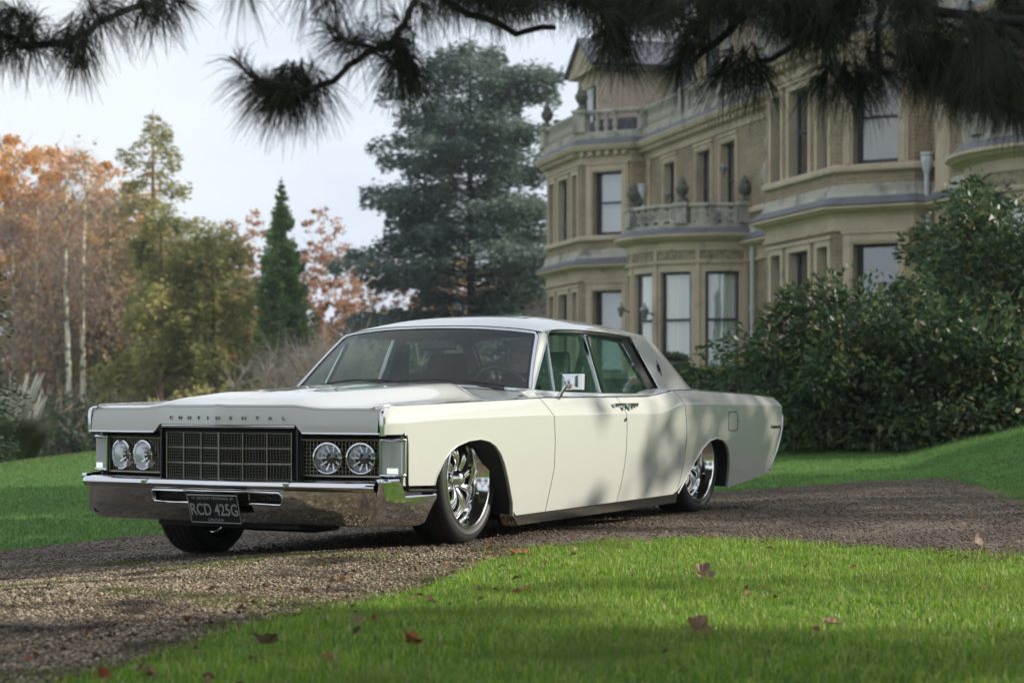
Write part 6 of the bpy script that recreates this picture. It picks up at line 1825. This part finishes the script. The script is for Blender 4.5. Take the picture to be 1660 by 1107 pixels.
# ------------------------------------------------------------------ fallen leaves and straws
M['dry_leaf'] = pbr('dry_leaf', (.23, .125, .075), .6, noise=[(30, (.30, .18, .11), .4, .7), (12, (.13, .07, .04), .55, .75)], spec=.4)
M['red_leaf'] = pbr('red_brown_leaf', (.24, .065, .025), .6, noise=[(25, (.33, .12, .04), .4, .7)], spec=.4)
M['pale_leaf'] = pbr('pale_dead_leaf', (.30, .20, .145), .6, noise=[(25, (.20, .12, .085), .4, .7)], spec=.4)
def fallen(x, y, size, mat, label, yaw, tilt, curl=.5, lift=.02):
    """a lobed maple leaf, curled"""
    pts = []; n = 30
    for k in range(n):
        a = 2*math.pi*k/n; lob = .66+.26*abs(math.cos(2.5*a))**1.4 + .05*math.sin(7*a+yaw*5)
        if abs(a-math.pi) < .25: lob *= .6
        pts.append((lob*math.cos(a), lob*math.sin(a)))
    V = [(0, 0, 0)]; 
    for f in (.5, 1): V += [(px_*f, py_*f, curl*(f*px_)**2*.9 + curl*1.15*abs(py_)**1.3*f - .1*f + .06*math.sin(9*px_+4*py_)) for px_, py_ in pts]
    F = [(0, 1+k, 1+(k+1) % n) for k in range(n)] + [(1+k, 1+n+k, 1+n+(k+1) % n, 1+(k+1) % n) for k in range(n)]
    mb = MB(); mb.add([tuple(c*size*.5 for c in v) for v in V], F)
    mb.tube([(-.3*size*.5, 0, 0), (-1.0*size*.5, 0, -.05*size), (-1.7*size*.5, .1*size, .10*size)], .0012, 4)
    o = mb.build('fallen_leaf', M[mat], None, smooth=50)
    o.location = (x, y, float(ground(x, y))+lift-.026); o.rotation_euler = (tilt[0], tilt[1], yaw)
    tag(o, label, 'leaf', 'fallen leaves on the lawn and drive'); return o
for a in [(.81,8.45,.11,'pale_leaf','largest pale curled leaf standing in the bright sunlit grass',.3,(.9,.2),.7,.05),
          (.61,6.5,.115,'dry_leaf','big brown pointed leaf standing upright in the shaded grass',.35,(1.15,.2),.35,.055),
          (-.77,6.22,.12,'pale_leaf','grey-brown leaf with long stalk near the gravel edge',.1,(-.25,.1),.6,.055),
          (-.32,6.22,.085,'red_leaf','bright orange curled leaf in the shaded grass',.5,(.3,.4),.9,.045),
          (-.53,6.8,.05,'pale_leaf','small whitish leaf of the close pair in the grass',.2,(.7,.1),.8,.045),
          (-.48,6.84,.05,'red_leaf','small rusty leaf of the close pair in the grass',1.0,(.9,.4),.8,.045),
          (1.12,6.95,.09,'dry_leaf','flat brown leaf lying in the shade line of the lawn',.2,(.15,.1),.4,.04),
          (.92,7.75,.045,'red_leaf','small red leaf below the largest pale leaf',.8,(.5,.1),.6,.045),
          (.94,7.95,.045,'dry_leaf','small dark leaf beside the small red one',2.0,(.6,.1),.6,.045),
          (.06,8.1,.05,'red_leaf','red-brown leaf low in the lit grass near the drive',.4,(.4,.1),.6,.04),
          (.05,10.1,.15,'red_leaf','rust-coloured leaves lying by the front wheel at the lawn edge',.2,(.1,.1),.35,.03),
          (2.47,10.55,.10,'pale_leaf','tan leaf standing on the gravel near the lawn tip',.9,(1.1,.1),.6,.05),
          (2.56,12.45,.13,'dry_leaf','flat brown leaf out on the open gravel',.1,(.05,.0),.25,.02),
          (-.55,5.88,.06,'dry_leaf','dark crumpled leaf low in the shaded grass',.3,(.8,.2),1.0,.035),
          (-1.04,5.65,.06,'dry_leaf','dark brown leaf at the bottom edge by the gravel',1.3,(.7,.2),.9,.04),
          (-1.16,5.62,.05,'red_leaf','rusty leaf at the bottom edge by the gravel',.3,(.9,.2),.9,.04),
          (6.0,24.2,.22,'pale_leaf','pale leaf on the shaded bank by the shrubs',.3,(.2,.1),.5,.05),
          (-1.28,7.0,.06,'red_leaf','reddish leaf on the loose gravel',.2,(.3,.2),.6,.02)]:
    fallen(*a)
xy = scatter(1700, -2.6, 4.2, 5.2, 14, lambda x, y: FRM(x, y) & ((edge_dist(x, y, NE) < .5) | (rng.random(x.shape) < .12)))
n = len(xy); P = np.stack([xy[:, 0], xy[:, 1], ground(xy[:, 0], xy[:, 1])+.014+.020*rng.random(n)], 1)
leaves_obj('leaf_litter', leaf_quads(P, rng.normal(0, 1, (n, 3))*[1, 1, .35], .018+.03*rng.random(n), .6, .1, .6), leafmat('litter', [(.16,.085,.05),(.26,.15,.09),(.10,.06,.04),(.30,.11,.05),(.34,.24,.15)], .2), kind='stuff')
M['straw'] = pbr('dry_straw', (.42, .31, .17), .8)
for k in range(26):
    x, y = rng.uniform(-1.9, .2), rng.uniform(5.5, 9.3)
    if not inside(GP, np.array([x]), np.array([y]))[0]: continue
    L = rng.uniform(.06, .15); a = rng.normal(0, .5); mb = MB()
    mb.tube([(-L/2, 0, .004), (0, rng.normal(0, .008), .012), (L/2, 0, .006)], .0014, 4); o = mb.build('pine_straw', M['straw'])
    o.location = (x, y, float(ground(x, y))+.012); o.rotation_euler = (0, 0, a); tag(o, 'dry tan pine needle lying on the loose gravel', 'straw', 'dry needles on the gravel')

# ------------------------------------------------------------------ damp winter air
hm = bpy.data.materials.new('haze'); hm.use_nodes = True; hn = hm.node_tree; hn.nodes.clear()
ho = hn.nodes.new('ShaderNodeOutputMaterial'); hv = hn.nodes.new('ShaderNodeVolumePrincipled')
hv.inputs['Color'].default_value = (.86, .92, 1.0, 1); hv.inputs['Density'].default_value = .0004; hv.inputs['Anisotropy'].default_value = .2
hn.links.new(hv.outputs['Volume'], ho.inputs['Volume'])
mb = MB(); mb.box(-170, 130, -70, 230, -14, 32); mb.build('haze', hm, None, kind='stuff')
